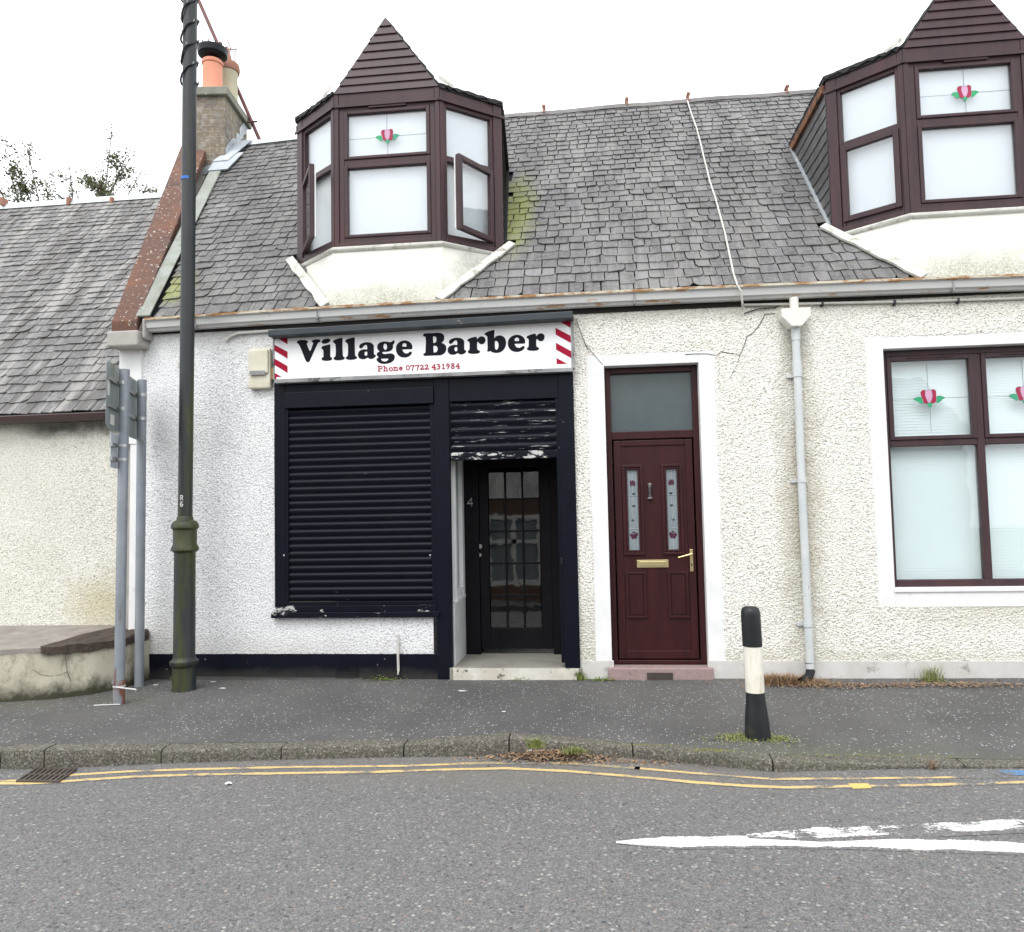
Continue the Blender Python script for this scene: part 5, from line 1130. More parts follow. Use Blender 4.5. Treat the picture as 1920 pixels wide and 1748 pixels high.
gg = [[(675, 490), (690, 420), (740, 370), (820, 335), (920, 325), (1020, 342), (1080, 345), (1120, 325), (1160, 295), (1190, 300), (1197, 340), (1180, 390), (1150, 430), (1150, 500), (1120, 570), (1060, 615), (970, 635), (880, 640), (830, 650), (830, 670), (860, 700), (920, 702), (1000, 692), (1080, 685), (1150, 702), (1195, 750), (1200, 820), (1170, 890), (1100, 950), (1010, 985), (900, 1000), (800, 990), (710, 950), (660, 890), (665, 840), (715, 800), (670, 750), (665, 700), (690, 655), (745, 632), (700, 580), (678, 530)],
      [(860, 470), (880, 410), (915, 395), (950, 415), (970, 470), (965, 540), (935, 577), (900, 570), (870, 530)], [(790, 855), (850, 842), (930, 840), (1000, 840), (1005, 870), (960, 915), (890, 925), (830, 905)]]
ee = [[(1238, 560), (1250, 460), (1310, 370), (1400, 315), (1500, 295), (1600, 315), (1680, 370), (1722, 440), (1730, 510), (1715, 550), (1680, 560), (1560, 563), (1438, 567), (1445, 610), (1480, 660), (1540, 685), (1600, 675), (1650, 640), (1690, 630), (1715, 655), (1705, 700), (1650, 760), (1560, 800), (1470, 808), (1370, 785), (1290, 720), (1250, 640)],
      [(1435, 475), (1432, 430), (1455, 390), (1500, 380), (1540, 395), (1555, 435), (1548, 478), (1490, 485)]]
BB = [[(130, 380), (150, 340), (200, 325), (400, 315), (570, 305), (680, 320), (750, 370), (768, 440), (755, 530), (710, 585), (685, 605), (740, 630), (800, 680), (828, 750), (820, 840), (770, 920), (690, 970), (600, 985), (400, 990), (200, 1000), (150, 985), (142, 950), (165, 920), (200, 900), (208, 780), (215, 600), (210, 480), (195, 430), (150, 415)],
      [(430, 430), (470, 415), (510, 430), (533, 480), (528, 560), (500, 598), (440, 605)], [(442, 715), (480, 697), (530, 710), (565, 760), (565, 830), (530, 885), (480, 895), (447, 885)]]
rr = [[(1315, 440), (1340, 405), (1430, 365), (1520, 340), (1580, 335), (1598, 360), (1610, 405), (1640, 370), (1690, 335), (1750, 322), (1810, 340), (1850, 390), (1855, 450), (1835, 510), (1790, 550), (1730, 560), (1680, 540), (1645, 500), (1620, 495), (1608, 540), (1607, 620), (1612, 700), (1640, 735), (1685, 755), (1692, 790), (1660, 825), (1590, 842), (1490, 848), (1400, 840), (1340, 815), (1325, 785), (1345, 750), (1375, 720), (1380, 620), (1380, 520), (1360, 485), (1325, 465)]]
bb = [[(55, 360), (75, 320), (160, 270), (250, 240), (345, 225), (352, 250), (350, 460), (390, 420), (450, 395), (530, 385), (620, 420), (680, 490), (702, 590), (690, 700), (640, 800), (560, 875), (470, 905), (380, 910), (290, 890), (230, 855), (190, 870), (145, 870), (132, 845), (148, 800), (145, 650), (142, 500), (130, 410), (95, 385)],
      [(365, 580), (385, 553), (420, 555), (455, 590), (475, 650), (470, 740), (445, 800), (415, 815), (385, 800), (368, 740)]]
tr = lambda P_, f: [[f(p) for p in q] for q in P_]
r1, r2, r3, r4 = zp(550, 620, 16), zp(665, 620, 16), zp(785, 605, 16), zp(905, 605, 16)
GL = [('V', V, r1), ('i', [ib[0]], r1), ('l', [l_], r1), ('l', tr([l_], lambda p: (p[0]+368, p[1]-14)), r1), ('a', aa, r2), ('g', gg, r2), ('e', ee, r2), ('B', BB, r3),
      ('a', tr(aa, lambda p: (868+(p[0]-98)*1.043, p[1]+105)), r3), ('r', tr(rr, lambda p: (p[0]-110.9*16, p[1]+5.7*16)), r4), ('b', bb, r4), ('e', tr(ee, lambda p: (755+(p[0]-1238)*1.057, p[1]+72)), r4), ('r', rr, r4)]
for nm, P_, f in GL:
    m = MB(); shp(m, P_, f)
    if nm == 'i': shp(m, idot, f)
    m.build('letter', 'signblack', sg_)
# barber stripes
sl1, sr1 = zp(500, 590, 12.48), zp(980, 570, 12.48)
m = MB()
for q in ([(175, 505), (400, 500), (487, 515), (487, 695)], [(180, 705), (487, 870), (487, 1030), (180, 845)], [(183, 1030), (487, 1205), (487, 1365), (183, 1180)], [(185, 1365), (345, 1455), (225, 1462), (225, 1520), (190, 1520)]): shp(m, [q], sl1, 1)
m.build('stripes', 'signred', sg_)
m = MB()
for q in ([(830, 390), (1122, 375), (1122, 560)], [(765, 560), (1122, 745), (1128, 915), (775, 720)], [(778, 910), (1133, 1105), (1138, 1270), (782, 1070)], [(790, 1265), (1040, 1400), (798, 1410)]): shp(m, [q], sr1, 1)
m.build('stripes', 'signred', sg_)
# small phone lettering: pen strokes in a slab-serif hand
FONT = dict(P=[[(.2, 0), (.2, 1)], [(0, 0), (.45, 0)], [(0, 1), (.6, 1), (.85, .85), (.85, .6), (.6, .45), (.2, .45)]],
 h=[[(.2, 0), (.2, 1)], [(0, 1), (.2, 1)], [(.2, .5), (.5, .68), (.75, .55), (.75, 0)], [(0, 0), (.4, 0)], [(.6, 0), (.95, 0)]],
 o=[[(.5, .68), (.15, .55), (.08, .33), (.2, .08), (.5, 0), (.8, .08), (.92, .33), (.85, .55), (.5, .68)]],
 n=[[(.2, 0), (.2, .66)], [(0, .66), (.2, .66)], [(.2, .45), (.5, .68), (.75, .55), (.75, 0)], [(0, 0), (.4, 0)], [(.6, 0), (.95, 0)]],
 e=[[(.12, .36), (.85, .38), (.8, .6), (.5, .68), (.18, .58), (.08, .33), (.2, .08), (.5, 0), (.85, .12)]],
 **{'0': [[(.5, 1), (.15, .8), (.08, .5), (.2, .15), (.5, 0), (.8, .15), (.92, .5), (.85, .8), (.5, 1)]],
 '7': [[(.02, .8), (.1, 1), (.9, 1), (.6, .55), (.45, -.2)]],
 '2': [[(.1, .75), (.3, 1), (.65, .98), (.8, .75), (.6, .45), (.1, .05), (.9, .05), (.92, .25)]],
 '4': [[(.7, -.1), (.7, 1), (.05, .3), (.98, .3)], [(.5, -.1), (.92, -.1)]],
 '3': [[(.12, .85), (.35, 1), (.7, .95), (.75, .7), (.45, .52), (.85, .35), (.8, .05), (.45, -.12), (.1, .02)]],
 '1': [[(.2, .85), (.5, 1), (.5, 0)], [(.2, 0), (.8, 0)]],
 '9': [[(.85, .65), (.6, .45), (.2, .5), (.1, .75), (.35, 1), (.7, .97), (.88, .7), (.7, .2), (.35, -.1)]],
 '8': [[(.5, .55), (.2, .75), (.35, 1), (.65, 1), (.8, .75), (.5, .55), (.12, .3), (.25, .02), (.7, 0), (.9, .28), (.5, .55)]]})
m = MB()
for ch_, x0, x1, yt, yb_ in (('P', 98, 195, 190, 292), ('h', 215, 310, 186, 290), ('o', 330, 412, 184, 288), ('n', 430, 528, 178, 278), ('e', 548, 622, 174, 274), ('0', 690, 770, 176, 270), ('7', 785, 872, 176, 264), ('7', 890, 975, 172, 260), ('2', 990, 1070, 166, 258), ('2', 1085, 1172, 162, 256), ('4', 1238, 1322, 150, 250), ('3', 1338, 1418, 150, 240), ('1', 1445, 1525, 145, 240), ('9', 1542, 1618, 140, 232), ('8', 1640, 1722, 132, 236), ('4', 1745, 1828, 134, 226)):
    sk_ = [[(x0+p[0]*(x1-x0), yb_-p[1]*(yb_-yt)) for p in ln] for ln in FONT[ch_]]
    strokes(m, lambda x, y, l: F(700+x/11.294, 670+y/11.294, SY-.002-l), sk_, 19, .0002)
m.build('phone_lettering', 'signred', sg_)

# ------------------------------------------------------------------ meter box on the wall
bx = thing('wall_box', 'cream plastic service box mounted on the wall left of the shop sign', 'service box', (-3.02, -.01, 2.76))
m = MB(); m.box(-3.135, -2.925, -.075, -.01, 2.765, 3.135); m.build('case', 'cream', bx, bevel=.014)
m = MB(); m.box(-3.12, -2.94, -.095, -.075, 2.90, 3.12); m.build('cover', 'cream', bx, bevel=.014)
m = MB(); m.box(-3.11, -2.965, -.099, -.094, 2.885, 2.925); m.build('window_strip', 'alu', bx, bevel=.002)
m = MB(); m.tube([(-2.905, -.03, 2.90), (-2.905, -.06, 2.90)], .055, 16); m.build('rusty_disc', mat('ochre_disc', (.33, .20, .06), None, 6, .6, 0), bx)

# ------------------------------------------------------------------ lamp post
LB = Vector((-3.55, -.40, pave_z(-3.55, -.4)-.005))
lp = thing('lamp_post', 'dark green algae-stained street lamp post standing on the pavement by the white wall', 'lamp post', tuple(LB))
k = 1/(1450/6.55)
zz = lambda py: F(344, py, -.4).z-LB.z
def rw(h): return h*k
m = MB(); m.lathe(LB, [(rw(22.5), 0), (rw(21.5), .03), (rw(21), zz(1250)), (rw(24), zz(1248)), (rw(26), zz(1243)), (rw(26), zz(1239)), (rw(21), zz(1235)), (rw(19.8), zz(1230)), (rw(19.3), zz(1040)), (rw(19.5), zz(1036)), (rw(25), zz(1032)), (rw(25), zz(1027)), (rw(21.5), zz(1021)), (rw(21.5), zz(994)), (rw(25), zz(990)), (rw(25), zz(985)), (rw(22), zz(979)), (rw(15.5), zz(975)), (rw(14.5), zz(970)), (rw(13.5), zz(968))], 32); m.build('base', 'post', lp, smooth=True)
m = MB(); m.tube([LB+Vector((0, 0, zz(972))), LB+Vector((.012, 0, 3.5)), LB+Vector((.02, 0, 7.2))], rw(13.2), 24); m.build('shaft', 'post', lp, smooth=True)
m = MB(); m.tube([LB+Vector((.02, 0, 7.1)), LB+Vector((.02, -.5, 7.5)), LB+Vector((.02, -1.2, 7.6))], .04, 12); m.build('arm', 'post', lp, smooth=True)
m = MB(); m.lathe(LB+Vector((.02, -1.4, 7.45)), [(.02, .2), (.16, .16), (.18, .05), (.12, 0), (.02, -.02)], 20); m.build('lantern', 'alu', lp, smooth=True)
m = MB(); z_ = F(352, 337, -.4).z; m.lathe((LB.x+.01, LB.y, z_), [(rw(13.6), -.012), (rw(13.6), .012)], 24, (0, 0)); m.build('blue_band', 'bluetape', lp)
m = MB(); z_ = F(352, 687, -.4).z; m.box(LB.x-.062, LB.x-.045, LB.y-.045, LB.y-.036, z_-.02, z_+.03); m.build('sticker', 'stick', lp)
pmm = lambda x, y, l: Vector((F(341, 940, -.46).x+x, LB.y-rw(13.2)-.002-l, F(341, 941, -.46).z+y))
m = MB(); strokes(m, pmm, [[(-.012, .015), (-.012, .055)], [(-.012, .055), (.008, .052), (.008, .038), (-.01, .034)], [(-.004, .034), (.01, .015)], [(.008, -.002), (-.006, 0), (-.012, -.02), (-.006, -.04), (.006, -.04), (.01, -.025), (0, -.018), (-.011, -.022)]], .006); m.build('painted_number', 'whitep', lp)
fl_ = thing('string_lights', 'black string of fairy lights wound round the top of the lamp post', 'string lights', (LB.x, LB.y, F(355, 170, -.4).z))
zs = F(355, 168, -.4).z; pts = []; r_ = random.Random(4); bl = MB()
for i in range(180):
    a_ = i*.28; z_ = zs+.195*a_/(2*math.pi)+.012*math.sin(a_*3); rr_ = rw(13.2)+.010+.004*math.sin(i)
    # loops lie tilted round the pole
    p = Vector((LB.x+.015+rr_*math.cos(a_), LB.y+rr_*math.sin(a_), z_+.05*math.cos(a_))); pts.append(p)
    if i % 5 == 0: d_ = Vector((math.cos(a_), math.sin(a_), .6)); bl.tube([p, p+d_*.022], [.006, .004], 6)
m = MB(); m.tube(pts, .009, 6); m.build('cable', 'wire', fl_, smooth=True); bl.build('bulbs', 'bulb', fl_)

# ------------------------------------------------------------------ road sign seen from behind
g1 = G(226, 1322, .125); g2 = G(265, 1291, .135)
rs_ = thing('road_sign', 'grey road sign seen edge-on from behind on two galvanised posts', 'road sign', (g1.x, g1.y, .12))
PR = .0395; p1x, p1y = -3.825, g1.y; p2x, p2y = -4.045, -.26
m = MB(); m.tube([(p1x-.008, p1y, .12), (p1x, p1y, 1.5), (p1x+.008, p1y, F(237, 693, p1y).z)], PR, 20); m.build('post', 'galv', rs_, smooth=True)
m = MB(); m.tube([(p2x, p2y, .12), (p2x, p2y, F(264, 713, p2y).z)], PR, 20); m.build('post', 'galv', rs_, smooth=True)
dv = Vector((p2x-p1x, p2y-p1y, 0)).normalized(); nv = Vector((-dv.y, dv.x, 0))   # nv points left (away from the camera side)
if nv.x > 0: nv = -nv
PO = Vector((p1x, p1y, 0))+nv*(PR+.02)
def rounded(a0, a1, z0, z1, r, seg=5):
    out = []
    for (cx_, cz_, s0) in ((a1-r, z0+r, -90), (a1-r, z1-r, 0), (a0+r, z1-r, 90), (a0+r, z0+r, 180)):
        for i in range(seg+1): t = RAD(s0+90*i/seg); out.append((cx_+r*math.cos(t), cz_+r*math.sin(t)))
    return out
# the panel reaches well forward of the near post: solve its near edge from the photograph
def along(px, py):   # intersection with the panel's vertical plane
    d = ray(px, py); t = (PO-CAM).dot(nv)/d.dot(nv); P = CAM+d*t; return (P-PO).dot(dv), P.z
a0, zt0 = along(200, 674); _, zb0 = along(200, 797)
print('SIGN', a0, zt0, zb0, along(262, 714), along(208, 810), along(208, 870))
a0 = max(a0, -.60); a1 = .80
m = MB(); m.prism([[PO+dv*a_+UP*z_ for a_, z_ in rounded(a0, a1, zb0-.02, zt0, .05)]], nv*.003); m.build('sign_panel', 'signback', rs_)
m = MB()
for z_ in (zt0-.14, zb0+.16):
    m.frame(PO, dv, -nv, UP, a0+.04, a1-.04, .0, .018, z_-.012, z_+.012)
m.build('rail', 'alu', rs_)
m = MB()
for (cx_, cy_) in ((p1x, p1y), (p2x, p2y)):
    for z_ in (zt0-.14, zb0+.16): m.tube([(cx_, cy_, z_-.014), (cx_, cy_, z_+.014)], PR+.004, 20)
m.build('clamp', 'steel', rs_)
m = MB(); m.frame(PO, dv, -nv, UP, a0+.12, a0+.24, .0005, .002, zb0+.02, zb0+.10); m.frame(PO, dv, -nv, UP, a0+.03, a0+.09, .0005, .002, zb0+.24, zb0+.36); m.build('sticker', 'stick', rs_)
s0, zz1 = along(208, 810); _, zz0 = along(208, 872)
s0 = max(s0, -.42)
m = MB(); m.prism([[PO+dv*a_+UP*z_ for a_, z_ in rounded(s0, .10, zz0-.02, zz1-.005, .012)]], nv*.003); m.build('small_plate', 'plateback', rs_)
m = MB()
for z_ in (zz0+.05, zz1-.10): m.tube([(p1x, p1y, z_-.01), (p1x, p1y, z_+.01)], PR+.004, 20); m.frame(PO, dv, -nv, UP, -.16, .04, .0, .02, z_-.015, z_+.015)
m.build('clamp', 'steel', rs_)
m = MB(); m.lathe((p1x-.008, p1y, .12), [(PR+.004, 0), (PR+.004, .20), (PR+.003, .205)], 20)
m.tube([(p1x-.03, p1y-.034, .30), (p1x-.012, p1y-.034, .44)], [.02, .006], 6); m.build('rusty_sleeve', 'rust', rs_, smooth=True)
m = MB(); c_ = (p1x-.008, p1y, .275); m.lathe(c_, [(PR+.008, -.006), (PR+.008, .006)], 20); m.tube([(p1x, p1y-.05, .275), (p1x+.18, p1y-.07, .262)], .006, 6)
m.build('cable_tie', 'tie', rs_, smooth=True); m = MB(); m.tube([(p1x-.18, p1y-.06, .135), (p1x-.05, p1y-.04, .137), (p1x+.03, p1y-.045, .14)], .005, 6); m.build('cable_tie', 'tie', rs_, smooth=True)

# ------------------------------------------------------------------ bollard
BC = G(1421, 1382, .115)
for _ in range(4): BC = G(1421, 1382, pave_z(BC.x, BC.y))
print('BOL', BC)
bol = thing('bollard', 'black plastic bollard with a scuffed white band standing near the kerb', 'bollard', (BC.x, BC.y, pave_z(BC.x, BC.y)-.01))
bz = bol.location.z; lean = (-.02, 0)
m = MB(); m.lathe((BC.x+.0, BC.y, bz), [(.082, 0), (.082, .03), (.076, .12), (.070, .18), (.0625, .24), (.060, .30)], 28, lean); m.build('base', 'bolb', bol, smooth=True)
m = MB(); m.lathe((BC.x, BC.y, bz), [(.0605, .301), (.0605, .60)], 28, lean); m.build('white_band', 'bolw', bol, smooth=True)
m = MB(); m.lathe((BC.x, BC.y, bz), [(.0625, .598), (.0635, .61), (.0625, .80), (.0605, .825), (.053, .845), (.038, .855), (.001, .858)], 28, lean); m.build('cap', 'bolb', bol, smooth=True)

# ------------------------------------------------------------------ neighbouring cottage
cot = thing('cottage', 'lower cream cottage with old slate roof adjoining on the left', 'house', (-7.5, .25, .1))
NY = .25; NXL = -12.0
m = MB(); m.box(NXL, -4.40, NY+.004, NY+.3, 0, 2.55); m.box(NXL, -5.7, 6.8, 7.1, 0, 2.55); m.box(NXL, NXL+.3, NY+.31, 6.79, 0, 2.55)
m.add([(NXL+.3, NY, 2.5), (NXL+.3, 3.5, 6.1), (NXL+.3, 6.9, 2.5)], [(0, 1, 2)])
cw = m.build('wall', 'harl_n', cot)
roughcast('roughcast', -6.3, -4.315, .50, 2.56, NY-.001, 'harl_n', cw, coarse=0, seed=21, pitch=.0065)
n_ez = lambda x: 2.640+.004*(x+5); n_rz = lambda x: 6.235+.012*(x+6)*(-1 if 0 else .3)
NYR = 3.45
def nroof(x, t, lift=0): return Vector((x, .10+(NYR-.10)*t-lift*.73, n_ez(x)+(n_rz(x)-n_ez(x))*t+lift*.68))
m = MB(); vs = []; fs = []; xs = np.linspace(NXL-.1, -4.40, 30)
for x in xs: vs += [nroof(x, 0, -.02), nroof(NXL+(x-NXL)*((-5.44-NXL)/(-4.42-NXL)), 1, -.02), Vector((NXL+(x-NXL)*((-6.2-NXL)/(-4.42-NXL)), 6.9, 2.6))]
for i in range(29): b = i*3; fs += [(b, b+3, b+4, b+1), (b+1, b+4, b+5, b+2)]
m.add(vs, fs); nr = m.build('roof', 'felt', cot)
slate_field(nroof, lambda t: NXL, lambda t: -4.40-.30*(.10+3.35*t), 37, .11, .20, 31, None, .007).build('slates', 'slate_old', nr)
m = MB(); m.sweep([(-.11, -.08), (-.05, .02), (0, .045), (.05, .02), (.11, -.08)], [(x, NYR, n_rz(x)) for x in np.linspace(NXL, -5.45, 20)]); m.build('ridge_flashing', 'ridge', nr)
for px in (5, 130, 211):
    m = MB(); p = F(px, 378, NYR-.1); m.box(p.x-.02, p.x+.02, NYR-.14, NYR-.02, p.z-.06, p.z+.05); m.build('ridge_clip', 'clip', nr)
m = MB(); m.sweep([(0, -.075), (-.05, -.072), (-.085, -.05), (-.095, -.01), (-.085, .0), (0, .0)], [(x, .15, n_ez(x)-.015) for x in (NXL, -8, -4.44)]); m.build('gutter', 'brown', cot, smooth=True)

# raised platform in front of the cottage
pf = thing('raised_platform', 'low rendered platform with cracked curved front below the cottage wall', 'platform', (-4.9, -.5, .1))
fp = [(-12, -1.35), (-6.2, -1.05), (-5.3, -.93), (-4.88, -.85), (-4.5, -.72), (-4.28, -.55), (-4.14, -.30), (-4.10, -.05), (-4.10, .0)]
fpp = []
for a_, b_ in zip(fp[:-1], fp[1:]):
    for i in range(5): fpp.append((a_[0]+(b_[0]-a_[0])*i/5, a_[1]+(b_[1]-a_[1])*i/5))
fpp.append(fp[-1])
m = MB(); vs = []; fs = []; r_ = random.Random(1)
for (x, y) in fpp:
    for j, (o_, z_) in enumerate(((-.02, .05), (-.012, .16), (0, .30), (.004, .42), (.012, .515))): vs.append((x-o_*.5+r_.uniform(-.002, .002), y+o_+r_.uniform(-.003, .003), z_))
for i in range(len(fpp)-1):
    for j in range(4): b = i*5; fs.append((b+j, b+5+j, b+6+j, b+1+j))
m.add(vs, fs); 
m.build('front_wall', m_platform(), pf, smooth=True)
m = MB(); inner = [(x, y+.012) for x, y in fpp if x <= -4.56]
tp = [(x, y, .553) for x, y in inner]+[(-4.56, NY, .60), (-12, NY, .60)]; m.prism([tp], (0, 0, -.04)); m.build('top_slab', 'topslab', pf)
m = MB(); seg = [(x, y-.02) for x, y in fpp if x > -4.60]; seg = [(-4.60, seg[0][1]+.01)]+seg
vs = []; fs = []; nsg = len(seg); r_ = random.Random(8)
back = [(-4.60+(x+4.60)*.95, NY-.01 if x < -4.32 else .0) for x, y in seg]
for i, ((x, y), (bx_, by_)) in enumerate(zip(seg, back)):
    jj = r_.uniform(-.012, .012)
    for k2 in range(5):
        f_ = k2/4; vs.append((x+(bx_-x)*f_, y+jj+(by_-y-jj)*f_, .575+.02*f_+r_.uniform(-.006, .008)-(.012 if k2 == 0 else 0)))
    vs.append((x, y+jj+.004, .50+r_.uniform(-.012, .012)))
for i in range(nsg-1):
    b = i*6
    for k2 in range(4): fs.append((b+k2, b+6+k2, b+7+k2, b+k2+1))
    fs.append((b+5, b+11, b+6, b))
fs.append((5, 0, 1, 2, 3, 4)); m.add(vs, fs)
m.build('coping', 'copstone', pf)
m = MB()
crk = [(432, 1283), (433, 1330), (440, 1400), (442, 1430), (462, 1480), (474, 1530), (475, 1600)]
def onfront(px, py):   # measured crack line on the front wall
    d = ray(px, py); best = None
    for (a_, b_) in zip(fp[:-1], fp[1:]):
        A2 = Vector((*a_, 0)); B2 = Vector((*b_, 0)); n2 = Vector((-(B2-A2).y, (B2-A2).x, 0)).normalized(); dn = d.dot(n2)
        if abs(dn) < 1e-9: continue
        P = CAM+d*((A2-CAM).dot(n2)/dn); s_ = (P-A2).dot(B2-A2)/(B2-A2).length_squared
        if -.05 <= s_ <= 1.05: best = P; break
    return best
cp = [onfront(x/3.496, 850+y/3.496) for x, y in crk]; cp = [p+Vector((0, -.004, 0)) for p in cp if p]
if len(cp) > 1: m.tube(cp, .0018, 4)
cp = [onfront(x/3.496, 850+y/3.496) for x, y in ((442, 1430), (400, 1450), (330, 1460), (270, 1450), (215, 1415))]; cp = [p+Vector((0, -.004, 0)) for p in cp if p]
if len(cp) > 1: m.tube(cp, .0013, 4)
m.build('crack', 'dark', pf)

# ------------------------------------------------------------------ house across the street (seen only as a reflection)
oh_ = thing('brick_house', 'orange brick house across the street, mirrored faintly in the shop door', 'house', (-3, -13.2, .1))
OY = -13.0; m = MB(); xs = [(-11, -8.2), (-6.6, -3.05), (-1.55, 1.4), (3.0, 9)]
for a_, b_ in xs: m.box(a_, b_, OY-.3, OY, 0, 3.1)
for a_, b_ in ((-8.2, -6.6), (-3.05, -1.55), (1.4, 3.0)): m.box(a_, b_, OY-.3, OY, 0, .75); m.box(a_, b_, OY-.3, OY, 2.35, 3.1)
m.box(-11, 9, OY-6, OY-5.7, 0, 3.1); m.build('wall', 'obrick', oh_)
for a_, b_ in ((-8.2, -6.6), (-3.05, -1.55), (1.4, 3.0)):
    m = MB(); m.box(a_, a_+.11, OY-.1, OY-.02, .75, 2.35); m.box(b_-.11, b_, OY-.1, OY-.02, .75, 2.35); m.box(a_+.11, b_-.11, OY-.1, OY-.02, .75, .87); m.box(a_+.11, b_-.11, OY-.1, OY-.02, 2.24, 2.35); m.box(a_+.11, b_-.11, OY-.1, OY-.02, 1.72, 1.84); m.box((a_+b_)/2-.06, (a_+b_)/2+.06, OY-.1, OY-.02, .87, 2.24)
    wf = m.build('window', 'whitep', oh_)
    m = MB(); m.box(a_, b_, OY-.2, OY-.12, .75, 2.35); m.build('pane', 'glassl', wf)
m = MB(); m.add([(-11.3, OY+.3, 3.0), (9.3, OY+.3, 3.0), (9.3, OY-3, 5.2), (-11.3, OY-3, 5.2), (-11.3, OY-6.3, 3.0), (9.3, OY-6.3, 3.0)], [(0, 1, 2, 3), (3, 2, 5, 4)]); m.build('roof', 'slate_old', oh_)

# ------------------------------------------------------------------ trees behind the cottage
def tree(base, H, label, seed, crown_c, cr, nleaf, trunk_r=.16):
    r_ = random.Random(seed); t = thing('tree', label, 'tree', tuple(base), 'trees behind the cottage'); base = Vector(base)
    tk = MB(); lv = MB(); lr = MB(); tips = []
    cc = Vector(crown_c)
    tk.tube([base, base+Vector((.1, 0, H*.3)), base+Vector((0, .1, H*.55)), cc], [trunk_r, trunk_r*.8, trunk_r*.6, trunk_r*.35], 8)
    for i in range(26):
        s_ = base.lerp(cc, r_.uniform(.55, 1)); a_ = r_.uniform(0, 6.28); el = r_.uniform(.1, 1.25)
        e_ = cc+Vector((math.cos(a_)*math.cos(el)*cr[0], math.sin(a_)*math.cos(el)*cr[1], math.sin(el)*cr[2]))*r_.uniform(.75, 1.08)
        mid = s_.lerp(e_, .5)+Vector((r_.uniform(-.2, .2), r_.uniform(-.2, .2), r_.uniform(0, .3)))
        tk.tube([s_, mid, e_], [.035, .02, .008], 5); tips += [(mid, e_)]
        for j in range(4):
            q = mid.lerp(e_, r_.uniform(.1, .95)); e2 = q+Vector((r_.uniform(-.6, .6), r_.uniform(-.4, .4), r_.uniform(-.1, .6))); tk.tube([q, e2], [.010, .004], 4); tips.append((q, e2))
    for i in range(nleaf):
        a_, b_ = r_.choice(tips); c_ = a_.lerp(b_, r_.uniform(.25, 1.05)); n_ = r_.randint(5, 12)
        for j in range(n_):
            p = c_+Vector((r_.gauss(0, .07), r_.gauss(0, .07), r_.gauss(0, .06))); s_ = r_.uniform(.022, .045)
            u = Vector((r_.uniform(-1, 1), r_.uniform(-1, 1), r_.uniform(-1, 1))).normalized(); v = u.cross(Vector((r_.uniform(-1, 1), r_.uniform(-1, 1), r_.uniform(-1, 1)))).normalized()
            (lr if r_.random() < .25 else lv).add([p-u*s_, p-v*s_*.5, p+u*s_, p+v*s_*.5], [(0, 1, 2, 3)])
    tk.build('trunk', 'bark', t); lv.build('crown', 'leaf', t); lr.build('crown', 'leafr', t)
tree((-11.4, 9.5, 0), 8, 'leafy tree behind the cottage roof at the far left', 3, (-12.0, 9.5, 7.6), (2.7, 1.2, 3.0), 1300)
tree((-8.9, 10, 0), 8, 'sparse tree behind the cottage roof nearer the lamp post', 9, (-8.0, 10, 7.4), (2.3, 1.0, 2.5), 950)

# ------------------------------------------------------------------ weeds, litter
def blades(mb_, c, n, h, spread, r_, wid=.004, lean=.5):
    for i in range(n):
        a_ = r_.uniform(0, 6.28); d_ = Vector((math.cos(a_), math.sin(a_)*.7, 0)); b0 = c+Vector((r_.gauss(0, spread), r_.gauss(0, spread*.5), 0)); hh = h*r_.uniform(.4, 1); L = r_.uniform(.1, lean)*hh
        s_ = Vector((-d_.y, d_.x, 0))*wid*r_.uniform(.6, 1.2); m1 = b0+d_*L*.4+UP*hh*.6; e_ = b0+d_*L+UP*hh*r_.uniform(.7, 1)
        mb_.add([b0-s_, b0+s_, m1+s_*.7, m1-s_*.7, e_], [(0, 1, 2, 3), (3, 2, 4)])
def leaves(mb_, c, n, spread, h, r_, s=.012):
    for i in range(n):
        p = c+Vector((r_.gauss(0, spread[0]), r_.gauss(0, spread[1]), abs(r_.gauss(0, h)))); a_ = r_.uniform(0, 6.28); u = Vector((math.cos(a_), math.sin(a_), r_.uniform(-.3, .5)))*s*r_.uniform(.5, 1.3); v = Vector((-math.sin(a_), math.cos(a_), r_.uniform(-.3, .5)))*s*.55
        mb_.add([p-u, p-v, p+u, p+v], [(0, 1, 2, 3)])
def weed(name, px, py, label, cat, f, mt, zp_=None, Yw=None):
    z0 = zp_ if zp_ is not None else .15; p = G(px, py, z0)
    if zp_ is None: p = G(px, py, pave_z(p.x, p.y))
    if Yw is not None: p = F(px, py, Yw); p.z = pave_z(p.x, Yw)
    r_ = random.Random(px); m_ = MB(); f(m_, p, r_); o = m_.build(name, mt, None, tuple(p)); tag(o, label, cat, 'weeds along the wall and kerb'); return o
weed('weed', 716, 1282, 'low green weed creeping below the air vent at the foot of the black plinth', 'weed', lambda m_, p, r_: leaves(m_, p, 170, (.085, .02), .012, r_, .010), 'green', Yw=-.045)
weed('weed', 1087, 1272, 'small upright leafy weed between the barber pilaster and the red door', 'weed', lambda m_, p, r_: (blades(m_, p, 46, .10, .018, r_, .006, .9), leaves(m_, p, 60, (.03, .02), .035, r_, .012)), 'green', Yw=-.05)
weed('weed', 1130, 1281, 'flat green weed at the left end of the pink doorstep', 'weed', lambda m_, p, r_: (leaves(m_, p, 150, (.07, .02), .014, r_, .010), blades(m_, p, 30, .04, .05, r_, .003, 1)), 'green', Yw=-.07)
weed('weed', 975, 1281, 'tiny green sprout in front of the barber step', 'weed', lambda m_, p, r_: leaves(m_, p, 30, (.035, .008), .012, r_, .010), 'green', Yw=-.07)
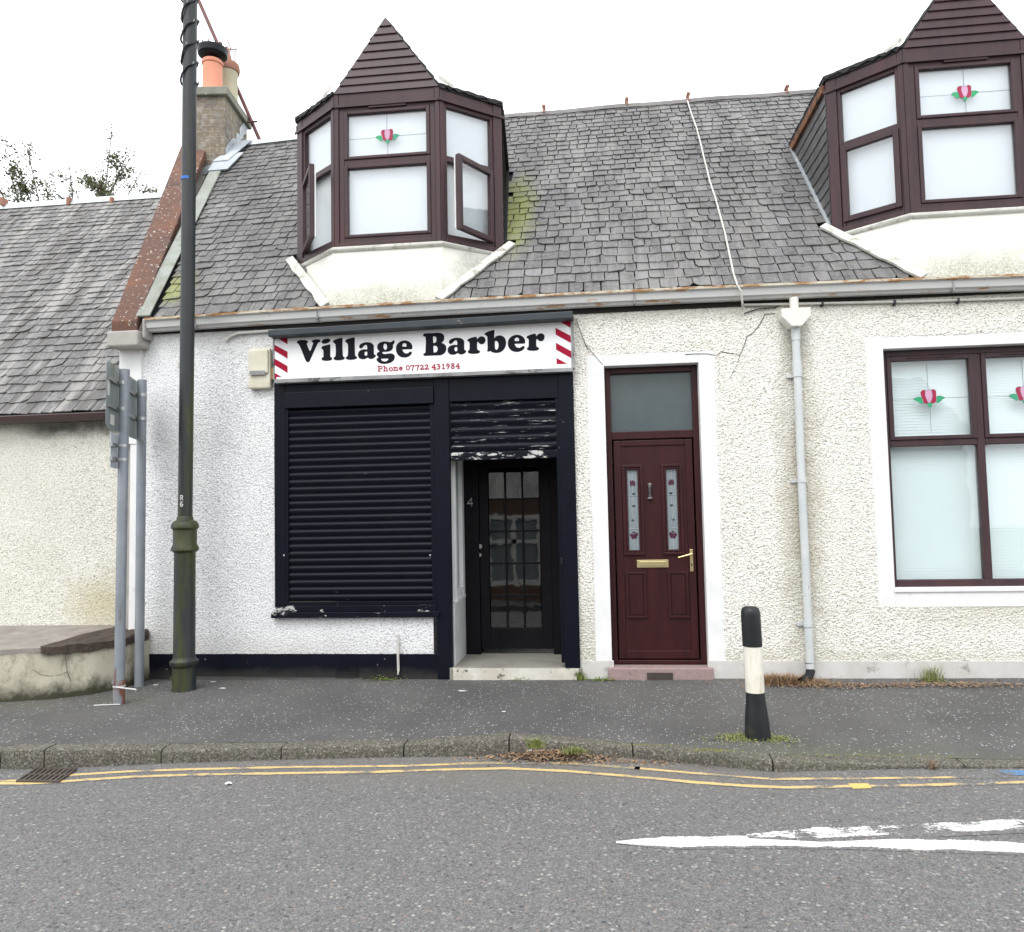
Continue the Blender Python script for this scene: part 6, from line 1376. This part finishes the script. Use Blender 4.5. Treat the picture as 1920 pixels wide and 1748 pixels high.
weed('grass_tuft', 1004, 1402, 'green grass tuft growing from the kerb beside the leaf litter', 'grass', lambda m_, p, r_: blades(m_, p, 190, .08, .022, r_, .0042, .8), 'grass', .10)
weed('grass_tuft', 1078, 1412, 'shorter grass tuft right of the leaf litter against the kerb', 'grass', lambda m_, p, r_: blades(m_, p, 170, .055, .035, r_, .0042, .9), 'grass', .05)
weed('grass_tuft', 1398, 1388, 'yellow-green grass clump round the foot of the bollard', 'grass', lambda m_, p, r_: (blades(m_, p, 1000, .045, .085, r_, .004, 1.6), blades(m_, p+Vector((.16, -.01, 0)), 600, .038, .065, r_, .004, 1.6), leaves(m_, p+Vector((.03, -.01, .004)), 1500, (.12, .05), .010, r_, .009)), 'grass')
weed('dry_weed', 1748, 1281, 'dry upright weed with seed stalks below the right window', 'weed', lambda m_, p, r_: (blades(m_, p, 150, .17, .04, r_, .0025, .9), leaves(m_, p, 110, (.07, .02), .02, r_, .010)), 'grass', Yw=-.09)
weed('dry_weed', 1748, 1443, 'small reddish twiggy weed in the gutter by the dropped kerb', 'weed', lambda m_, p, r_: (blades(m_, p, 26, .085, .008, r_, .003, .9), leaves(m_, p, 26, (.03, .01), .03, r_, .008)), 'litter', .0)
weed('dead_grass', 1462, 1288, 'heap of brown dead grass at the foot of the downpipe', 'dead grass', lambda m_, p, r_: (blades(m_, p, 900, .10, .085, r_, .0035, 2.2), blades(m_, p+Vector((.22, .0, 0)), 450, .06, .11, r_, .003, 3), blades(m_, p+Vector((-.1, .03, 0)), 350, .07, .08, r_, .003, 3)), 'straw', Yw=-.17)
def scatter(name, px, py, n, sp, z0, label, cat, mt, s=.012, hump=0, seed=1):
    p = G(px, py, z0); r_ = random.Random(seed); m_ = MB()
    for i in range(n):
        x, y = r_.gauss(0, sp[0]), r_.gauss(0, sp[1]); k_ = math.exp(-(x/sp[0])**2/2-(y/sp[1])**2/2); pp = p+Vector((x, y, .003+hump*k_*r_.uniform(.3, 1))); a_ = r_.uniform(0, 6.28); s_ = s*r_.uniform(.4, 1.3)
        u = Vector((math.cos(a_), math.sin(a_), r_.uniform(-.5, .5)))*s_; v = Vector((-math.sin(a_), math.cos(a_), r_.uniform(-.5, .5)))*s_*r_.uniform(.2, .7)
        m_.add([pp-u, pp-v, pp+u, pp+v], [(0, 1, 2, 3)])
    o = m_.build(name, mt, None, tuple(p)); tag(o, label, cat, None, 'stuff'); return o
scatter('leaf_litter', 1030, 1422, 1500, (.22, .055), 0, 'brown dead leaves and twigs heaped in the gutter', 'leaf litter', 'litter', .014, .05, 1)
scatter('leaf_litter', 1230, 1430, 260, (.30, .03), 0, 'thin scatter of dry debris along the gutter right of the heap', 'leaf litter', 'litter', .012, .006, 2)
scatter('leaf_litter', 1570, 1286, 1100, (.33, .05), .16, 'reddish debris strewn along the base of the cream wall', 'leaf litter', 'litter', .012, .012, 3)
scatter('leaf_litter', 1800, 1284, 900, (.33, .045), .17, 'brown debris along the wall foot at the far right', 'leaf litter', 'litter', .012, .010, 4)
scatter('leaf_litter', 1365, 1279, 160, (.14, .02), .16, 'bits of debris right of the pink doorstep', 'leaf litter', 'litter', .009, .004, 5)
scatter('leaf_litter', 640, 1283, 160, (.8, .03), .145, 'sparse debris along the foot of the black plinth', 'leaf litter', 'litter', .007, .002, 6)
scatter('moss', 1335, 1408, 220, (.07, .016), .10, 'strip of yellow moss on the pavement edge behind the kerb', 'moss', 'moss', .008, .004, 7)
scatter('moss', 1225, 1398, 160, (.12, .008), .105, 'thin line of moss in the joint behind the kerb', 'moss', 'moss', .007, .003, 8)
scatter('moss', 1640, 1418, 300, (.30, .014), .065, 'moss line along the pavement joint near the dropped kerb', 'moss', 'moss', .007, .003, 9)
scatter('moss', 170, 1312, 260, (.35, .02), .115, 'moss at the foot of the rendered platform', 'moss', 'moss', .008, .006, 10)
scraps = [(909, 1413, .0, .035, 'flat white scrap lying left of the leaf heap'), (993, 1410, .03, .016, 'white scrap on top of the leaf heap'), (1023, 1416, .02, .018, 'crumpled pale scrap in the middle of the leaf heap'), (1092, 1423, 0, .028, 'white torn scrap right of the leaf heap'), (955, 1420, 0, .016, 'small white scrap at the left foot of the leaf heap'), (945, 1335, .125, .014, 'white fleck in the middle of the pavement'), (399, 1279, .14, .03, 'white splash by the black plinth right of the lamp post'), (418, 1291, .14, .028, 'pale smear on the pavement right of the lamp post'), (866, 1296, .14, .03, 'pale smear before the barber step'), (1776, 1296, .165, .020, 'white paper scrap below the dry weed'), (1838, 1297, .165, .018, 'cream paper scrap at the right wall foot'), (430, 1471, .0, .022, 'thin white fleck on the road below the yellow lines'), (292, 1285, .135, .02, 'white fleck between the sign post and the lamp post')]
for (px, py, z0, s_, lb) in scraps:
    p = G(px, py, z0+.001); zz_ = pave_z(p.x, p.y) if z0 > .1 else z0
    p = G(px, py, zz_+.002); r_ = random.Random(px); m = MB(); nn_ = 9
    P = []
    for i in range(nn_): a_ = 6.283*i/nn_; q_ = s_*r_.uniform(.55, 1.15); P.append(p+Vector((q_*math.cos(a_)*1.2, q_*math.sin(a_)*.7, .003+(r_.uniform(0, .012) if z0 < .1 else .001))))
    m.prism([P], (0, 0, -.0025)); tag(m.build('litter_scrap', 'paper', None, tuple(p)), lb, 'litter', 'pale scraps of litter')
